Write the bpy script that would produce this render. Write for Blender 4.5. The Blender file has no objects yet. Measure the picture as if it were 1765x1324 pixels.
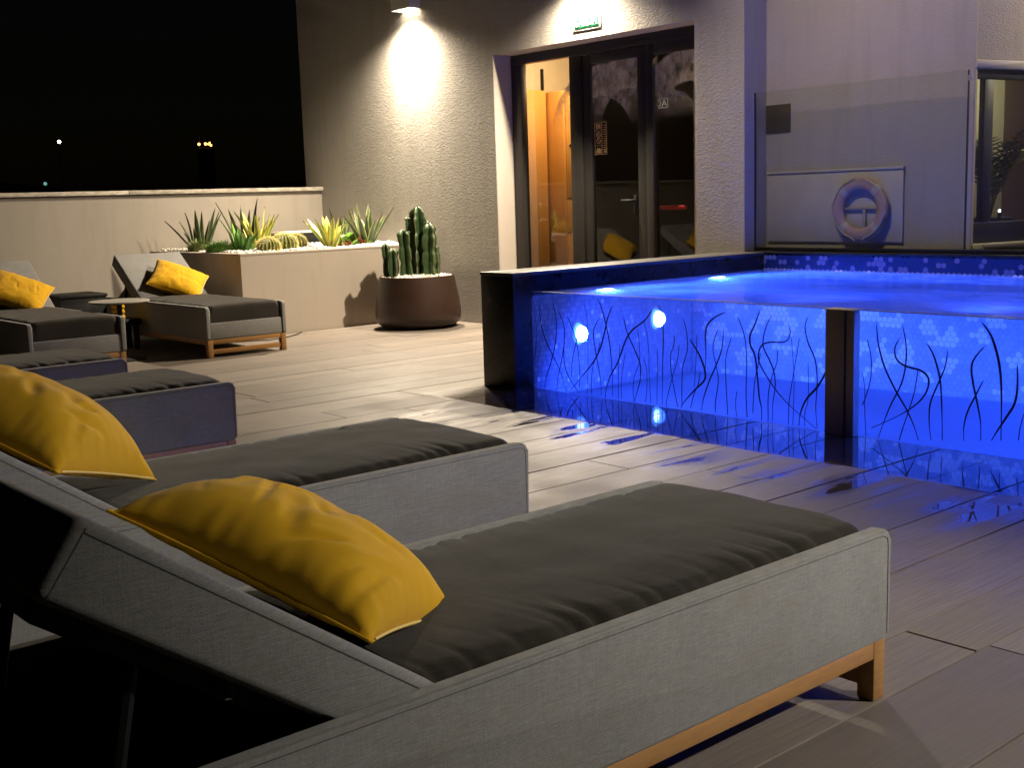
import bpy, bmesh, math, random
from mathutils import Vector, Matrix, noise, Euler
R_ = math.radians
random.seed(7)
S = bpy.context.scene
COL = S.collection

# ------------------------------------------------------------------ camera
cam_d = bpy.data.cameras.new('camera')
cam = bpy.data.objects.new('camera', cam_d); COL.objects.link(cam)
rt = Vector((0.75784605, -0.65169725, -0.03098481))
up = Vector((0.12314547, 0.09624298, 0.98771073))
fw = Vector((0.64070629, 0.75234831, -0.15319093))
cam.matrix_world = Matrix(((rt.x, up.x, -fw.x, 0), (rt.y, up.y, -fw.y, 0), (rt.z, up.z, -fw.z, 1.15), (0, 0, 0, 1)))
cam_d.sensor_width = 36; cam_d.lens = 36*2053.3/1765
cam_d.clip_start = 0.05; cam_d.clip_end = 3000
S.camera = cam

# ------------------------------------------------------------------ world (night)
wd = bpy.data.worlds.new('World'); S.world = wd; wd.use_nodes = True
wn = wd.node_tree.nodes; wl = wd.node_tree.links
sky = wn.new('ShaderNodeTexSky'); sky.sky_type = 'NISHITA'; sky.sun_disc = False
sky.sun_elevation = R_(4.0); sky.sun_rotation = R_(200)
bg = wn['Background']; bg.inputs['Strength'].default_value = 0.0004
wl.new(sky.outputs[0], bg.inputs['Color'])
S.view_settings.view_transform = 'Standard'; S.view_settings.look = 'None'
S.view_settings.exposure = 0.0; S.view_settings.gamma = 1.0; S.view_settings.use_curve_mapping = False
S.cycles.max_bounces = 12; S.cycles.transmission_bounces = 10; S.cycles.transparent_max_bounces = 12
S.cycles.glossy_bounces = 6; S.cycles.diffuse_bounces = 4
S.cycles.sample_clamp_indirect = 4.0
S.cycles.use_denoising = True
S.cycles.caustics_reflective = False; S.cycles.caustics_refractive = True

# lamp strengths (W) and colours
WARM = (1.0, 0.84, 0.63)
P_BEAM, P_FLOOD = 330, 1100
P_POST = 1180
P_ARM_FILL = 580
BLUE = (0.021, 0.078, 1.0)
P_POOL = 350

# ------------------------------------------------------------------ node helpers
def NM(name):
    m = bpy.data.materials.new(name); m.use_nodes = True
    nt = m.node_tree
    return m, nt.nodes, nt.links, nt.nodes['Principled BSDF']
def tex_coord(n, kind='pos'):
    if kind == 'pos': return n.new('ShaderNodeNewGeometry').outputs['Position']
    return n.new('ShaderNodeTexCoord').outputs['Object']
def mapping(n, l, src, scale=(1,1,1), loc=(0,0,0)):
    mp = n.new('ShaderNodeMapping'); mp.inputs['Scale'].default_value = scale; mp.inputs['Location'].default_value = loc
    l.new(src, mp.inputs['Vector']); return mp.outputs[0]
def noise_t(n, l, vec, scale, detail=4, rough=0.55, dist=0.0):
    t = n.new('ShaderNodeTexNoise'); t.inputs['Scale'].default_value = scale; t.inputs['Detail'].default_value = detail
    t.inputs['Roughness'].default_value = rough; t.inputs['Distortion'].default_value = dist
    l.new(vec, t.inputs['Vector']); return t.outputs['Fac']
def ramp(n, l, fac, stops):
    r = n.new('ShaderNodeValToRGB'); e = r.color_ramp.elements
    while len(e) < len(stops): e.new(0.5)
    for i, (p, c) in enumerate(stops):
        e[i].position = p; e[i].color = (c, c, c, 1) if not hasattr(c, '__len__') else (*c, 1)
    l.new(fac, r.inputs['Fac']); return r.outputs['Color']
def math_n(n, l, op, a, b=None, clamp=False):
    m = n.new('ShaderNodeMath'); m.operation = op; m.use_clamp = clamp
    for i, v in enumerate((a, b)):
        if v is None: continue
        if isinstance(v, (int, float)): m.inputs[i].default_value = v
        else: l.new(v, m.inputs[i])
    return m.outputs[0]
def mixc(n, l, fac, a, b, mode='MIX'):
    m = n.new('ShaderNodeMix'); m.data_type = 'RGBA'; m.blend_type = mode
    for key, v in ((0, fac), (6, a), (7, b)):
        if isinstance(v, (int, float)): m.inputs[key].default_value = v
        elif isinstance(v, tuple): m.inputs[key].default_value = (*v, 1)
        else: l.new(v, m.inputs[key])
    return m.outputs[2]
def bump(n, l, h, strength, dist, bsdf, prev=None):
    b = n.new('ShaderNodeBump'); b.inputs['Distance'].default_value = dist
    if isinstance(strength, (int, float)): b.inputs['Strength'].default_value = strength
    else: l.new(strength, b.inputs['Strength'])
    l.new(h, b.inputs['Height'])
    if prev: l.new(prev, b.inputs['Normal'])
    if bsdf: l.new(b.outputs[0], bsdf.inputs['Normal'])
    return b.outputs[0]

MATS = {}
def simple(name, col, rough=0.5, metal=0.0, var=0.12, scale=8, bumps=0.0, bscale=60, spec=0.5):
    if name in MATS: return MATS[name]
    m, n, l, b = NM(name)
    v = tex_coord(n, 'obj')
    f = noise_t(n, l, v, scale)
    c = mixc(n, l, f, tuple(x*(1-var) for x in col), tuple(min(1, x*(1+var)) for x in col))
    l.new(c, b.inputs['Base Color'])
    r = ramp(n, l, f, [(0.3, max(0.02, rough-0.06)), (0.7, min(1, rough+0.06))]); l.new(r, b.inputs['Roughness'])
    b.inputs['Metallic'].default_value = metal
    b.inputs['Specular IOR Level'].default_value = spec
    if bumps: bump(n, l, noise_t(n, l, v, bscale, 3), bumps, 0.002, b)
    MATS[name] = m; return m
def emis(name, col, s):
    if name in MATS: return MATS[name]
    m, n, l, b = NM(name)
    b.inputs['Base Color'].default_value = (*col, 1)
    b.inputs['Emission Color'].default_value = (*col, 1); b.inputs['Emission Strength'].default_value = s
    MATS[name] = m; return m

def m_stucco(name, col, amt, sc):
    m, n, l, b = NM(name)
    p = tex_coord(n)
    big = noise_t(n, l, p, 1.3, 5); mid = noise_t(n, l, p, 9, 4)
    c = mixc(n, l, big, tuple(x*0.86 for x in col), tuple(x*1.08 for x in col))
    c = mixc(n, l, math_n(n, l, 'MULTIPLY', mid, 0.25), c, tuple(x*0.8 for x in col))
    drip = ramp(n, l, noise_t(n, l, mapping(n, l, p, (5, 5, .5)), 1.5, 6, 0.65), [(0.50, 0), (0.72, 1)])
    c = mixc(n, l, math_n(n, l, 'MULTIPLY', drip, 0.30), c, (col[0]*.62, col[1]*.58, col[2]*.52))
    spk = ramp(n, l, noise_t(n, l, p, 38, 2), [(0.70, 0), (0.76, 1)])
    c = mixc(n, l, math_n(n, l, 'MULTIPLY', spk, 0.35), c, tuple(x*.5 for x in col))
    l.new(c, b.inputs['Base Color']); b.inputs['Roughness'].default_value = 0.85
    b.inputs['Specular IOR Level'].default_value = 0.25
    st = mapping(n, l, p, (1, 1, 1.9))
    h1 = noise_t(n, l, st, sc, 3, 0.55, 0.6); h2 = noise_t(n, l, p, sc*3.1, 2)
    h = math_n(n, l, 'ADD', ramp(n, l, h1, [(0.38, 0), (0.66, 1)]), math_n(n, l, 'MULTIPLY', h2, 0.35))
    bump(n, l, h, amt, 0.006, b)
    return m
M_STUCCO = m_stucco('stucco', (0.40, 0.372, 0.335), 0.32, 42)
M_STUCCO_FINE = m_stucco('stucco_fine', (0.40, 0.355, 0.31), 0.35, 55)
M_RENDER = m_stucco('smooth_render', (0.335, 0.30, 0.255), 0.06, 12)
M_PLANTER = m_stucco('planter_render', (0.46, 0.40, 0.335), 0.05, 9)
M_REVEAL = m_stucco('reveal_paint', (0.58, 0.51, 0.44), 0.04, 20)

def m_cap():
    m, n, l, b = NM('parapet_cap_stone'); p = tex_coord(n)
    f = noise_t(n, l, mapping(n, l, p, (3, 3, 8)), 4, 6, 0.7)
    c = mixc(n, l, ramp(n, l, f, [(0.36, 0), (0.60, 1)]), (0.27, 0.235, 0.185), (0.50, 0.45, 0.38))
    l.new(c, b.inputs['Base Color']); b.inputs['Roughness'].default_value = 0.8
    bump(n, l, f, 0.3, 0.004, b); return m
M_CAP = m_cap()

def m_plank():
    m, n, l, b = NM('composite_decking'); p = tex_coord(n)
    oi = n.new('ShaderNodeObjectInfo').outputs['Random']
    grain = noise_t(n, l, mapping(n, l, p, (1.2, 45, 1)), 3, 4, 0.6)
    patch = noise_t(n, l, p, 1.7, 5, 0.6)
    c = mixc(n, l, oi, (0.115, 0.096, 0.079), (0.215, 0.178, 0.146))
    c = mixc(n, l, math_n(n, l, 'MULTIPLY', ramp(n, l, grain, [(0.40, 0), (0.62, 1)]), 0.65), c, (0.088, 0.070, 0.056))
    c = mixc(n, l, math_n(n, l, 'MULTIPLY', patch, 0.35), c, (0.215, 0.178, 0.145))
    # puddles, plus a wet strip that also paints the pool's straight-edged shadow
    sx = n.new('ShaderNodeSeparateXYZ'); l.new(p, sx.inputs[0])
    pud = noise_t(n, l, mapping(n, l, p, (0.75, 4.2, 1), (0.35, 0.9, 0)), 1.55, 4, 0.55, 0.25)
    def mr(v, a, b_, c_, d):
        q = n.new('ShaderNodeMapRange'); l.new(v, q.inputs[0])
        for i, x in enumerate((a, b_, c_, d)): q.inputs[i+1].default_value = x
        return q.outputs[0]
    yl = mr(sx.outputs[1], 5.9, 5.3, 0, 1)
    wob = math_n(n, l, 'MULTIPLY', math_n(n, l, 'SUBTRACT', noise_t(n, l, p, 3.0, 4), 0.5), 0.05)
    band = mr(math_n(n, l, 'ADD', sx.outputs[0], wob), 4.20, 4.23, 0, 1)
    band = math_n(n, l, 'MULTIPLY', band, yl)
    reach = math_n(n, l, 'MULTIPLY', mr(sx.outputs[0], 2.9, 3.9, 0, 1), yl)
    pw = mr(math_n(n, l, 'MULTIPLY', pud, reach), 0.560, 0.568, 0, 1)
    wet_shade = math_n(n, l, 'MAXIMUM', band, pw)
    damp = math_n(n, l, 'MAXIMUM', wet_shade, mr(math_n(n, l, 'MULTIPLY', pud, reach), 0.43, 0.54, 0, 1))
    c = mixc(n, l, math_n(n, l, 'MULTIPLY', damp, 0.4), c, (0.085, 0.066, 0.052))
    c = mixc(n, l, math_n(n, l, 'MULTIPLY', wet_shade, 0.55), c, (0.055, 0.043, 0.036))
    l.new(c, b.inputs['Base Color'])
    rdry = ramp(n, l, patch, [(0.35, 0.46), (0.7, 0.68)])
    rr = mixc(n, l, math_n(n, l, 'MULTIPLY', damp, 0.75), rdry, (0.22, 0.22, 0.22))
    rr = mixc(n, l, wet_shade, rr, (0.03, 0.03, 0.03)); l.new(rr, b.inputs['Roughness'])
    dry = math_n(n, l, 'SUBTRACT', 1.0, wet_shade)
    groove = n.new('ShaderNodeTexWave'); groove.wave_type = 'BANDS'; groove.bands_direction = 'Y'
    groove.inputs['Scale'].default_value = 42; groove.inputs['Distortion'].default_value = 0.3
    l.new(p, groove.inputs['Vector'])
    h = math_n(n, l, 'ADD', math_n(n, l, 'MULTIPLY', groove.outputs['Fac'], 0.35), grain)
    h = math_n(n, l, 'MULTIPLY', h, dry)
    b1 = bump(n, l, h, 0.22, 0.003, None)
    rip = noise_t(n, l, p, 9, 2)
    bump(n, l, rip, 0.05, 0.004, b, b1)
    return m
M_PLANK = m_plank()

def m_fabric(name, col, var=0.16, sheen=0.15, heather=0.5, stain=None, bk=1.0):
    m, n, l, b = NM(name); v = tex_coord(n)
    big = ramp(n, l, noise_t(n, l, v, 3.5, 5, 0.6), [(0.3, 0), (0.7, 1)])
    fine = ramp(n, l, noise_t(n, l, v, 260, 2, 0.6), [(0.34, 0), (0.66, 1)])
    slub = ramp(n, l, noise_t(n, l, mapping(n, l, v, (26, 26, 330)), 1.0, 3, 0.65), [(0.36, 0), (0.66, 1)])
    slv = ramp(n, l, noise_t(n, l, mapping(n, l, v, (330, 330, 30)), 1.0, 3, 0.65), [(0.36, 0), (0.66, 1)])
    c = mixc(n, l, big, tuple(x*(1-var) for x in col), tuple(x*(1+var) for x in col))
    c = mixc(n, l, math_n(n, l, 'MULTIPLY', fine, heather*.7), c, tuple(x*0.45 for x in col))
    c = mixc(n, l, math_n(n, l, 'MULTIPLY', slub, heather*.8), c, tuple(min(1, x*1.55) for x in col))
    c = mixc(n, l, math_n(n, l, 'MULTIPLY', slv, heather*.6), c, tuple(x*0.6 for x in col))
    if stain:
        sn = ramp(n, l, noise_t(n, l, mapping(n, l, v, (2.2, 2.2, 7)), 1.6, 5, 0.65), [(0.52, 0), (0.75, 1)])
        c = mixc(n, l, math_n(n, l, 'MULTIPLY', sn, 0.45), c, stain)
    l.new(c, b.inputs['Base Color']); b.inputs['Roughness'].default_value = 0.92
    b.inputs['Specular IOR Level'].default_value = 0.15
    b.inputs['Sheen Weight'].default_value = sheen; b.inputs['Sheen Roughness'].default_value = 0.5
    hh = math_n(n, l, 'ADD', noise_t(n, l, v, 420, 2), math_n(n, l, 'MULTIPLY', slub, 0.5))
    b1 = bump(n, l, hh, 0.35*bk, 0.0015, None)
    bump(n, l, noise_t(n, l, v, 7, 3), 0.14*bk, 0.012, b, b1); return m
M_SHELL = m_fabric('grey_outdoor_fabric', (0.235, 0.232, 0.225), stain=(0.21, 0.185, 0.14))
M_CUSH = m_fabric('charcoal_cushion_fabric', (0.027, 0.023, 0.018), var=0.35, sheen=.12, heather=.45)
M_YEL = m_fabric('yellow_pillow_fabric', (0.62, 0.345, 0.012), var=0.06, sheen=0.08, heather=.05, bk=.25)
M_SEAM = simple('seam_thread', (0.10, 0.10, 0.10), 0.9)
M_YSEAM = simple('pale_zip_seam', (0.82, 0.62, 0.20), 0.7)

def m_wood(name, a, c2, rough=0.45, axis=(3, 3, 40)):
    m, n, l, b = NM(name); v = tex_coord(n, 'obj')
    g = noise_t(n, l, mapping(n, l, v, axis), 2.2, 5, 0.6, 0.5)
    l.new(mixc(n, l, g, a, c2), b.inputs['Base Color']); b.inputs['Roughness'].default_value = rough
    bump(n, l, g, 0.12, 0.002, b); return m
M_TEAK = m_wood('oiled_teak', (0.22, 0.098, 0.026), (0.44, 0.235, 0.07), 0.42, (6, 40, 40))
M_OAK = m_wood('lacquered_oak', (0.55, 0.27, 0.075), (0.72, 0.40, 0.13), 0.28, (30, 30, 1.5))
M_FRAME = simple('anthracite_aluminium', (0.028, 0.026, 0.024), 0.42, 0.0, 0.1)
M_BLACKSTONE = simple('black_pool_stone', (0.016, 0.015, 0.015), 0.30, 0.0, 0.25, 12, 0.08, 90)
M_CHANNEL = simple('dark_metal_channel', (0.03, 0.03, 0.032), 0.35, 0.7)
M_BLACK = simple('black_metal', (0.010, 0.010, 0.010), 0.6, 0.0, spec=.3)
M_STEEL = simple('brushed_steel', (0.55, 0.49, 0.43), 0.5, 0.75, 0.1, 5)
M_POT = simple('brown_glazed_pot', (0.036, 0.018, 0.012), 0.42, 0.0, 0.2, 4)
M_PEB = simple('white_pebble', (0.78, 0.74, 0.66), 0.55, 0.0, 0.1, 30)
M_SOIL = simple('dark_soil', (0.05, 0.04, 0.03), 0.95, 0, 0.4, 40, 0.5)
M_WHITE = simple('white_paint', (0.72, 0.70, 0.66), 0.5)
M_CREAM = simple('cream_wall_paint', (0.62, 0.50, 0.34), 0.7)
M_DARKROOM = simple('dark_room_paint', (0.030, 0.026, 0.024), 0.7)
M_TABLE = simple('grey_table_top', (0.30, 0.28, 0.25), 0.5)
M_SUBBASE = simple('deck_subbase', (0.012, 0.011, 0.010), 0.9)
M_GREEN = simple('sign_green', (0.010, 0.22, 0.075), 0.45)
M_LETTER = simple('sign_letter_white', (0.82, 0.86, 0.78), 0.5)
M_GOLD = simple('gold_print', (0.75, 0.50, 0.24), 0.5)
M_RED = simple('red_bar', (0.62, 0.035, 0.025), 0.4)
M_PLAQUE = simple('bronze_plaque', (0.030, 0.020, 0.010), 0.5, 0.0)
M_PLAQTXT = simple('plaque_engraving', (0.008, 0.006, 0.004), 0.6)
M_ORANGE = simple('washed_out_orange', (0.40, 0.25, 0.185), 0.7)  # ghostly look behind the glass put into the colour
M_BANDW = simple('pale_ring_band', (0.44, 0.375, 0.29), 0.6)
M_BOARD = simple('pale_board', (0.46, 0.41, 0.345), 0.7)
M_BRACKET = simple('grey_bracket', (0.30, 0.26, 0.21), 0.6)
M_HILL = simple('night_hill', (0.02, 0.022, 0.02), 1.0)
M_GROUND = simple('night_ground', (0.015, 0.015, 0.016), 0.9)
M_BLADE = simple('etched_dark_blue_film', (0.004, 0.004, 0.03), 0.5)

def m_glass(name, tint, haze=0.0, ior=1.45, hz=(0.5, 0.47, 0.43)):
    m, n, l, b = NM(name); n.remove(b); out = n['Material Output']
    tr = n.new('ShaderNodeBsdfTransparent'); tr.inputs[0].default_value = (*tint, 1)
    gl = n.new('ShaderNodeBsdfGlossy'); gl.inputs['Roughness'].default_value = 0.0
    fr = n.new('ShaderNodeFresnel'); fr.inputs['IOR'].default_value = ior
    bf = n.new('ShaderNodeNewGeometry').outputs['Backfacing']
    f = math_n(n, l, 'MULTIPLY', fr.outputs[0], math_n(n, l, 'SUBTRACT', 1.0, bf))
    mx = n.new('ShaderNodeMixShader'); l.new(f, mx.inputs[0]); l.new(tr.outputs[0], mx.inputs[1]); l.new(gl.outputs[0], mx.inputs[2])
    res = mx.outputs[0]
    if haze:
        df = n.new('ShaderNodeBsdfDiffuse'); df.inputs[0].default_value = (*hz, 1)
        p = tex_coord(n)
        if haze == 'smear':
            # dried wiping arcs: rings about a few centres, broken up by noise, mostly in the upper part
            tot = None
            for cy, cz, r0, r1 in ((7.33, 1.62, 0.36, 0.62), (7.02, 1.72, 0.30, 0.56), (6.36, 1.72, 0.30, 0.55), (6.60, 1.55, 0.22, 0.42)):
                d = n.new('ShaderNodeVectorMath'); d.operation = 'DISTANCE'
                mp = mapping(n, l, p, (0, 1, 1)); l.new(mp, d.inputs[0]); d.inputs[1].default_value = (0, cy, cz)
                rr = ramp(n, l, d.outputs['Value'], [(r0, 0.05), (r0+0.015, 1), (r0+0.12, 0.45), (r1, 0.75), (r1+0.03, 0)])
                tot = rr if tot is None else math_n(n, l, 'MAXIMUM', tot, rr)
            nz = ramp(n, l, noise_t(n, l, mapping(n, l, p, (1, 4.5, 2.6)), 3.0, 6, 0.7), [(0.30, 0.15), (0.62, 1)])
            sz = n.new('ShaderNodeSeparateXYZ'); l.new(p, sz.inputs[0])
            mrn = n.new('ShaderNodeMapRange'); l.new(sz.outputs[2], mrn.inputs[0])
            mrn.inputs[1].default_value = 1.75; mrn.inputs[2].default_value = 2.1
            hf = math_n(n, l, 'MULTIPLY', math_n(n, l, 'MULTIPLY', tot, nz), mrn.outputs[0])
            hf = math_n(n, l, 'MULTIPLY', hf, 1.15, True)
        else:
            nz = noise_t(n, l, mapping(n, l, p, (2, 2, 1)), 2.4, 5, 0.6)
            hf = math_n(n, l, 'MULTIPLY', nz, haze)
        m2 = n.new('ShaderNodeMixShader'); l.new(hf, m2.inputs[0]); l.new(res, m2.inputs[1]); l.new(df.outputs[0], m2.inputs[2]); res = m2.outputs[0]
    l.new(res, out.inputs[0]); return m
M_DOORGLASS = m_glass('door_glass', (0.88, 0.88, 0.86), 'smear', 1.75, (.75, .70, .66))
M_FENCEGLASS = m_glass('fence_glass', (0.93, 0.95, 0.91), 0.07, 1.45, (0.42, 0.39, 0.33))
M_PANELGLASS = m_glass('pool_panel_acrylic', (0.95, 0.97, 1.0), 0.0, 1.3)

def m_water(name, wavy):
    m, n, l, b = NM(name); n.remove(b); out = n['Material Output']
    g = n.new('ShaderNodeBsdfGlass'); g.inputs['IOR'].default_value = 1.333
    g.inputs['Color'].default_value = (1, 1, 1, 1)
    g.inputs['Roughness'].default_value = 0.16 if wavy else 0.022
    if wavy:
        p = tex_coord(n)
        a = noise_t(n, l, mapping(n, l, p, (1.0, 0.6, 1)), 1.7, 2, 0.5, 0.6)
        c = noise_t(n, l, p, 9, 2, 0.5)
        h = math_n(n, l, 'ADD', a, math_n(n, l, 'MULTIPLY', c, 0.03))
        bn = bump(n, l, h, 0.4, 0.03, None)
        l.new(bn, g.inputs['Normal'])
    surf = g.outputs[0]
    if wavy:   # stirred, slightly aerated surface
        ts = n.new('ShaderNodeBsdfTranslucent'); ts.inputs['Color'].default_value = (0.75, 0.80, 0.95, 1)
        am = n.new('ShaderNodeMixShader')
        l.new(ramp(n, l, noise_t(n, l, mapping(n, l, p, (1.2, .5, 1)), 1.6, 4, .55, .5), [(0.35, 0.10), (0.70, 0.42)]), am.inputs[0])
        l.new(surf, am.inputs[1]); l.new(ts.outputs[0], am.inputs[2]); surf = am.outputs[0]
    l.new(surf, out.inputs[0])
    vs = n.new('ShaderNodeVolumeScatter'); vs.inputs['Color'].default_value = (0.45, 0.6, 1.0, 1); vs.inputs['Density'].default_value = 0.38
    l.new(vs.outputs[0], out.inputs['Volume']); return m
M_WATER = m_water('pool_water', False)
M_WATERTOP = m_water('pool_water_surface', True)

# ------------------------------------------------------------------ mesh helpers
def link(name, mesh, parent=None):
    o = bpy.data.objects.new(name, mesh); COL.objects.link(o)
    if parent is not None: o.parent = parent
    return o
def empty(name, loc=(0, 0, 0), rz=0.0):
    o = bpy.data.objects.new(name, None); COL.objects.link(o)
    o.location = loc; o.rotation_euler = (0, 0, rz); o.empty_display_size = 0.1
    return o
def tag(o, label=None, cat=None, group=None, kind=None):
    if label: o['label'] = label
    if cat: o['category'] = cat
    if group: o['group'] = group
    if kind: o['kind'] = kind
    return o
def finish(bm, name, mats, parent=None, smooth=35, loc=None):
    me = bpy.data.meshes.new(name)
    bm.normal_update(); bm.to_mesh(me); bm.free()
    for m in (mats if isinstance(mats, (list, tuple)) else [mats]): me.materials.append(m)
    if smooth:
        me.polygons.foreach_set('use_smooth', [True]*len(me.polygons))
        me.set_sharp_from_angle(angle=R_(smooth))
    o = link(name, me, parent)
    if loc: o.location = loc
    return o
def box(bm, x0, x1, y0, y1, z0, z1, r=0.0, seg=2, M=None):
    vs = [bm.verts.new(v) for v in ((x0,y0,z0),(x1,y0,z0),(x1,y1,z0),(x0,y1,z0),(x0,y0,z1),(x1,y0,z1),(x1,y1,z1),(x0,y1,z1))]
    fs = [bm.faces.new([vs[i] for i in q]) for q in ((3,2,1,0),(4,5,6,7),(0,1,5,4),(1,2,6,5),(2,3,7,6),(3,0,4,7))]
    geo = vs
    if r > 0:
        ed = list({e for f in fs for e in f.edges})
        res = bmesh.ops.bevel(bm, geom=ed, offset=r, segments=seg, profile=0.5, affect='EDGES')
        geo = list({v for f in res['faces'] for v in f.verts} | {v for v in vs if v.is_valid})
    if M is not None: bmesh.ops.transform(bm, matrix=M, verts=geo)
    return geo
def boxobj(name, dims, m, parent=None, r=0.0, seg=2, M=None):
    bm = bmesh.new(); box(bm, *dims, r, seg, M); return finish(bm, name, m, parent)
def tube(bm, pts, rad, seg=8, cap=True):
    pts = [Vector(p) for p in pts]; rings = []
    rads = rad if hasattr(rad, '__len__') else [rad]*len(pts)
    ref = None
    for i, p in enumerate(pts):
        t = (pts[min(i+1, len(pts)-1)] - pts[max(i-1, 0)]).normalized()
        if ref is None: ref = t.orthogonal().normalized()
        ref = (ref - t*ref.dot(t)).normalized(); s = t.cross(ref)
        rings.append([bm.verts.new(p + (ref*math.cos(a) + s*math.sin(a))*rads[i]) for a in [2*math.pi*k/seg for k in range(seg)]])
    for a, b in zip(rings, rings[1:]):
        for k in range(seg): bm.faces.new((a[k], a[(k+1)%seg], b[(k+1)%seg], b[k]))
    if cap: bm.faces.new(rings[0][::-1]); bm.faces.new(rings[-1])
def lathe(bm, prof, seg=32, c=(0, 0, 0)):
    rings = []
    for r, z in prof:
        rings.append([bm.verts.new((c[0]+r*math.cos(2*math.pi*k/seg), c[1]+r*math.sin(2*math.pi*k/seg), c[2]+z)) for k in range(seg)])
    for a, b in zip(rings, rings[1:]):
        for k in range(seg): bm.faces.new((a[k], a[(k+1)%seg], b[(k+1)%seg], b[k]))
    bm.faces.new(rings[0][::-1]); bm.faces.new(rings[-1])
def text_mesh(body, size, sx=1.0, ext=0.001):
    cu = bpy.data.curves.new('txt', 'FONT'); cu.body = body; cu.size = size; cu.extrude = ext
    cu.align_x = 'CENTER'; cu.align_y = 'CENTER'; cu.resolution_u = 3
    o = bpy.data.objects.new('txt', cu); COL.objects.link(o)
    dg = bpy.context.evaluated_depsgraph_get(); dg.update()
    me = bpy.data.meshes.new_from_object(o.evaluated_get(dg))
    bpy.data.objects.remove(o); bpy.data.curves.remove(cu)
    for v in me.vertices: v.co.x *= sx
    return me
def spot(name, loc, d, power, angle, blend, col=WARM, rad=0.03, parent=None):
    ld = bpy.data.lights.new(name, 'SPOT'); ld.energy = power; ld.color = col
    ld.spot_size = R_(angle); ld.spot_blend = blend; ld.shadow_soft_size = rad
    o = bpy.data.objects.new(name, ld); COL.objects.link(o)
    o.matrix_world = Matrix.Translation(loc) @ Vector(d).to_track_quat('-Z', 'Y').to_matrix().to_4x4()
    if parent is not None: 
        o.parent = parent; o.matrix_parent_inverse = parent.matrix_basis.inverted()
    return o
def point(name, loc, power, col=WARM, rad=0.03, parent=None):
    ld = bpy.data.lights.new(name, 'POINT'); ld.energy = power; ld.color = col; ld.shadow_soft_size = rad
    o = bpy.data.objects.new(name, ld); COL.objects.link(o); o.location = loc
    if parent is not None: 
        o.parent = parent; o.matrix_parent_inverse = parent.matrix_basis.inverted()
    return o

def wp(o, root):
    o.parent = root
    M = root.matrix_basis if root.parent is None else root.parent.matrix_basis @ root.matrix_basis
    o.matrix_parent_inverse = root.matrix_basis.inverted() if root.parent is None else Matrix.Identity(4)
    return o
def wbox(root, name, dims, m, r=0.0, seg=2):
    return wp(boxobj(name, dims, m, None, r, seg), root)

# ================================================================== far setting
bm = bmesh.new(); box(bm, -900, 900, -900, 900, -14.6, -14)
tag(finish(bm, 'ground', M_GROUND, smooth=0), kind='structure')
bm = bmesh.new()
N = 60; rows = []
for j in range(8):
    row = []
    for i in range(N+1):
        a = R_(20 + 130*i/N); d = 250 + j*38
        h = -14 + (j/7)**0.8*(26 + 16*noise.noise((i*0.13, 3.1, 0)))
        row.append(bm.verts.new((d*math.cos(a), d*math.sin(a), h)))
    rows.append(row)
for a, b in zip(rows, rows[1:]):
    for i in range(N): bm.faces.new((a[i+1], a[i], b[i], b[i+1]))
tag(finish(bm, 'hill', M_HILL), kind='structure')
def hill_z(x, y): return -14
def street_lamp(x, y, z, r, col, s, label):
    t = tag(empty('street_lamp', (x, y, -14)), label, 'street lamp')
    bm = bmesh.new(); tube(bm, [(x, y, -14), (x, y, z-r*0.6)], [0.14, 0.08], 8); wp(finish(bm, 'pole', M_BLACK), t)
    bm = bmesh.new(); bmesh.ops.create_icosphere(bm, subdivisions=2, radius=r, matrix=Matrix.Translation((x, y, z))); wp(finish(bm, 'lamp_globe', emis('lamp_glow_%s' % s, col, s)), t)
street_lamp(104.2, 281.3, 17.6, 0.38, (1.0, 0.86, 0.62), 14, 'bright white lamp shining far off in the black night sky')
street_lamp(100.6, 282.6, 8.1, 0.42, (0.25, 0.75, 0.65), 0.5, 'dim greenish lamp just above the parapet top at left')
t = tag(empty('lit_tower', (133.7, 268.4, -14)), 'small far tower with a row of amber lights and a thin mast', 'tower')
bm = bmesh.new(); box(bm, 132.6, 136.2, 267.4, 269.4, -14, 15.6, 0.2); wp(finish(bm, 'tower_body', M_BLACK), t)
bm = bmesh.new(); tube(bm, [(133.1, 268.8, 15.6), (133.1, 268.8, 21.8)], [0.10, 0.05], 6); wp(finish(bm, 'mast', simple('mast_grey', (0.2, 0.2, 0.2), 0.6)), t)
for k, (dx, dz, rr) in enumerate(((0.0, 0.0, .34), (1.35, .05, .34), (1.95, -.02, .26), (2.25, 0.3, .2), (2.45, -.3, .28))):
    bm = bmesh.new(); bmesh.ops.create_icosphere(bm, subdivisions=2, radius=rr, matrix=Matrix.Translation((133.0+dx, 268.9-dx*0.5, 16.55+dz)))
    wp(finish(bm, 'amber_lamp', emis('amber_glow', (1.0, 0.45, 0.10), 5)), t)

# ================================================================== deck
ROWS = [-2.4, -2.14, -1.88, -1.62, -1.36, -1.1, -.84, -.58, -.32, -.06, .2, .46, .72, .86, 1.12, 1.415, 1.615, 1.90, 2.16, 2.445, 2.70, 2.93, 3.20, 3.46, 3.72, 3.98, 4.23, 4.49, 4.71, 4.96, 5.2, 5.46, 5.73, 6.01,
        6.27, 6.52, 6.78, 7.0, 7.19, 7.43, 7.69, 7.94, 8.19, 8.43, 8.61, 8.9, 9.15, 9.4, 9.66, 9.92, 10.18, 10.44, 10.7, 10.96, 11.2, 11.44]
JOINT = {1.415: 2.70, 2.93: 3.79, 5.73: 4.185, 5.2: 3.84, 5.46: 3.46, 7.0: 4.52, 8.61: 5.9, 4.49: 4.183, 3.98: 3.1, 1.90: 4.1}
bm = bmesh.new(); box(bm, -2.0, 7.08, -2.6, 11.44, -0.16, -0.07)
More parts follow.
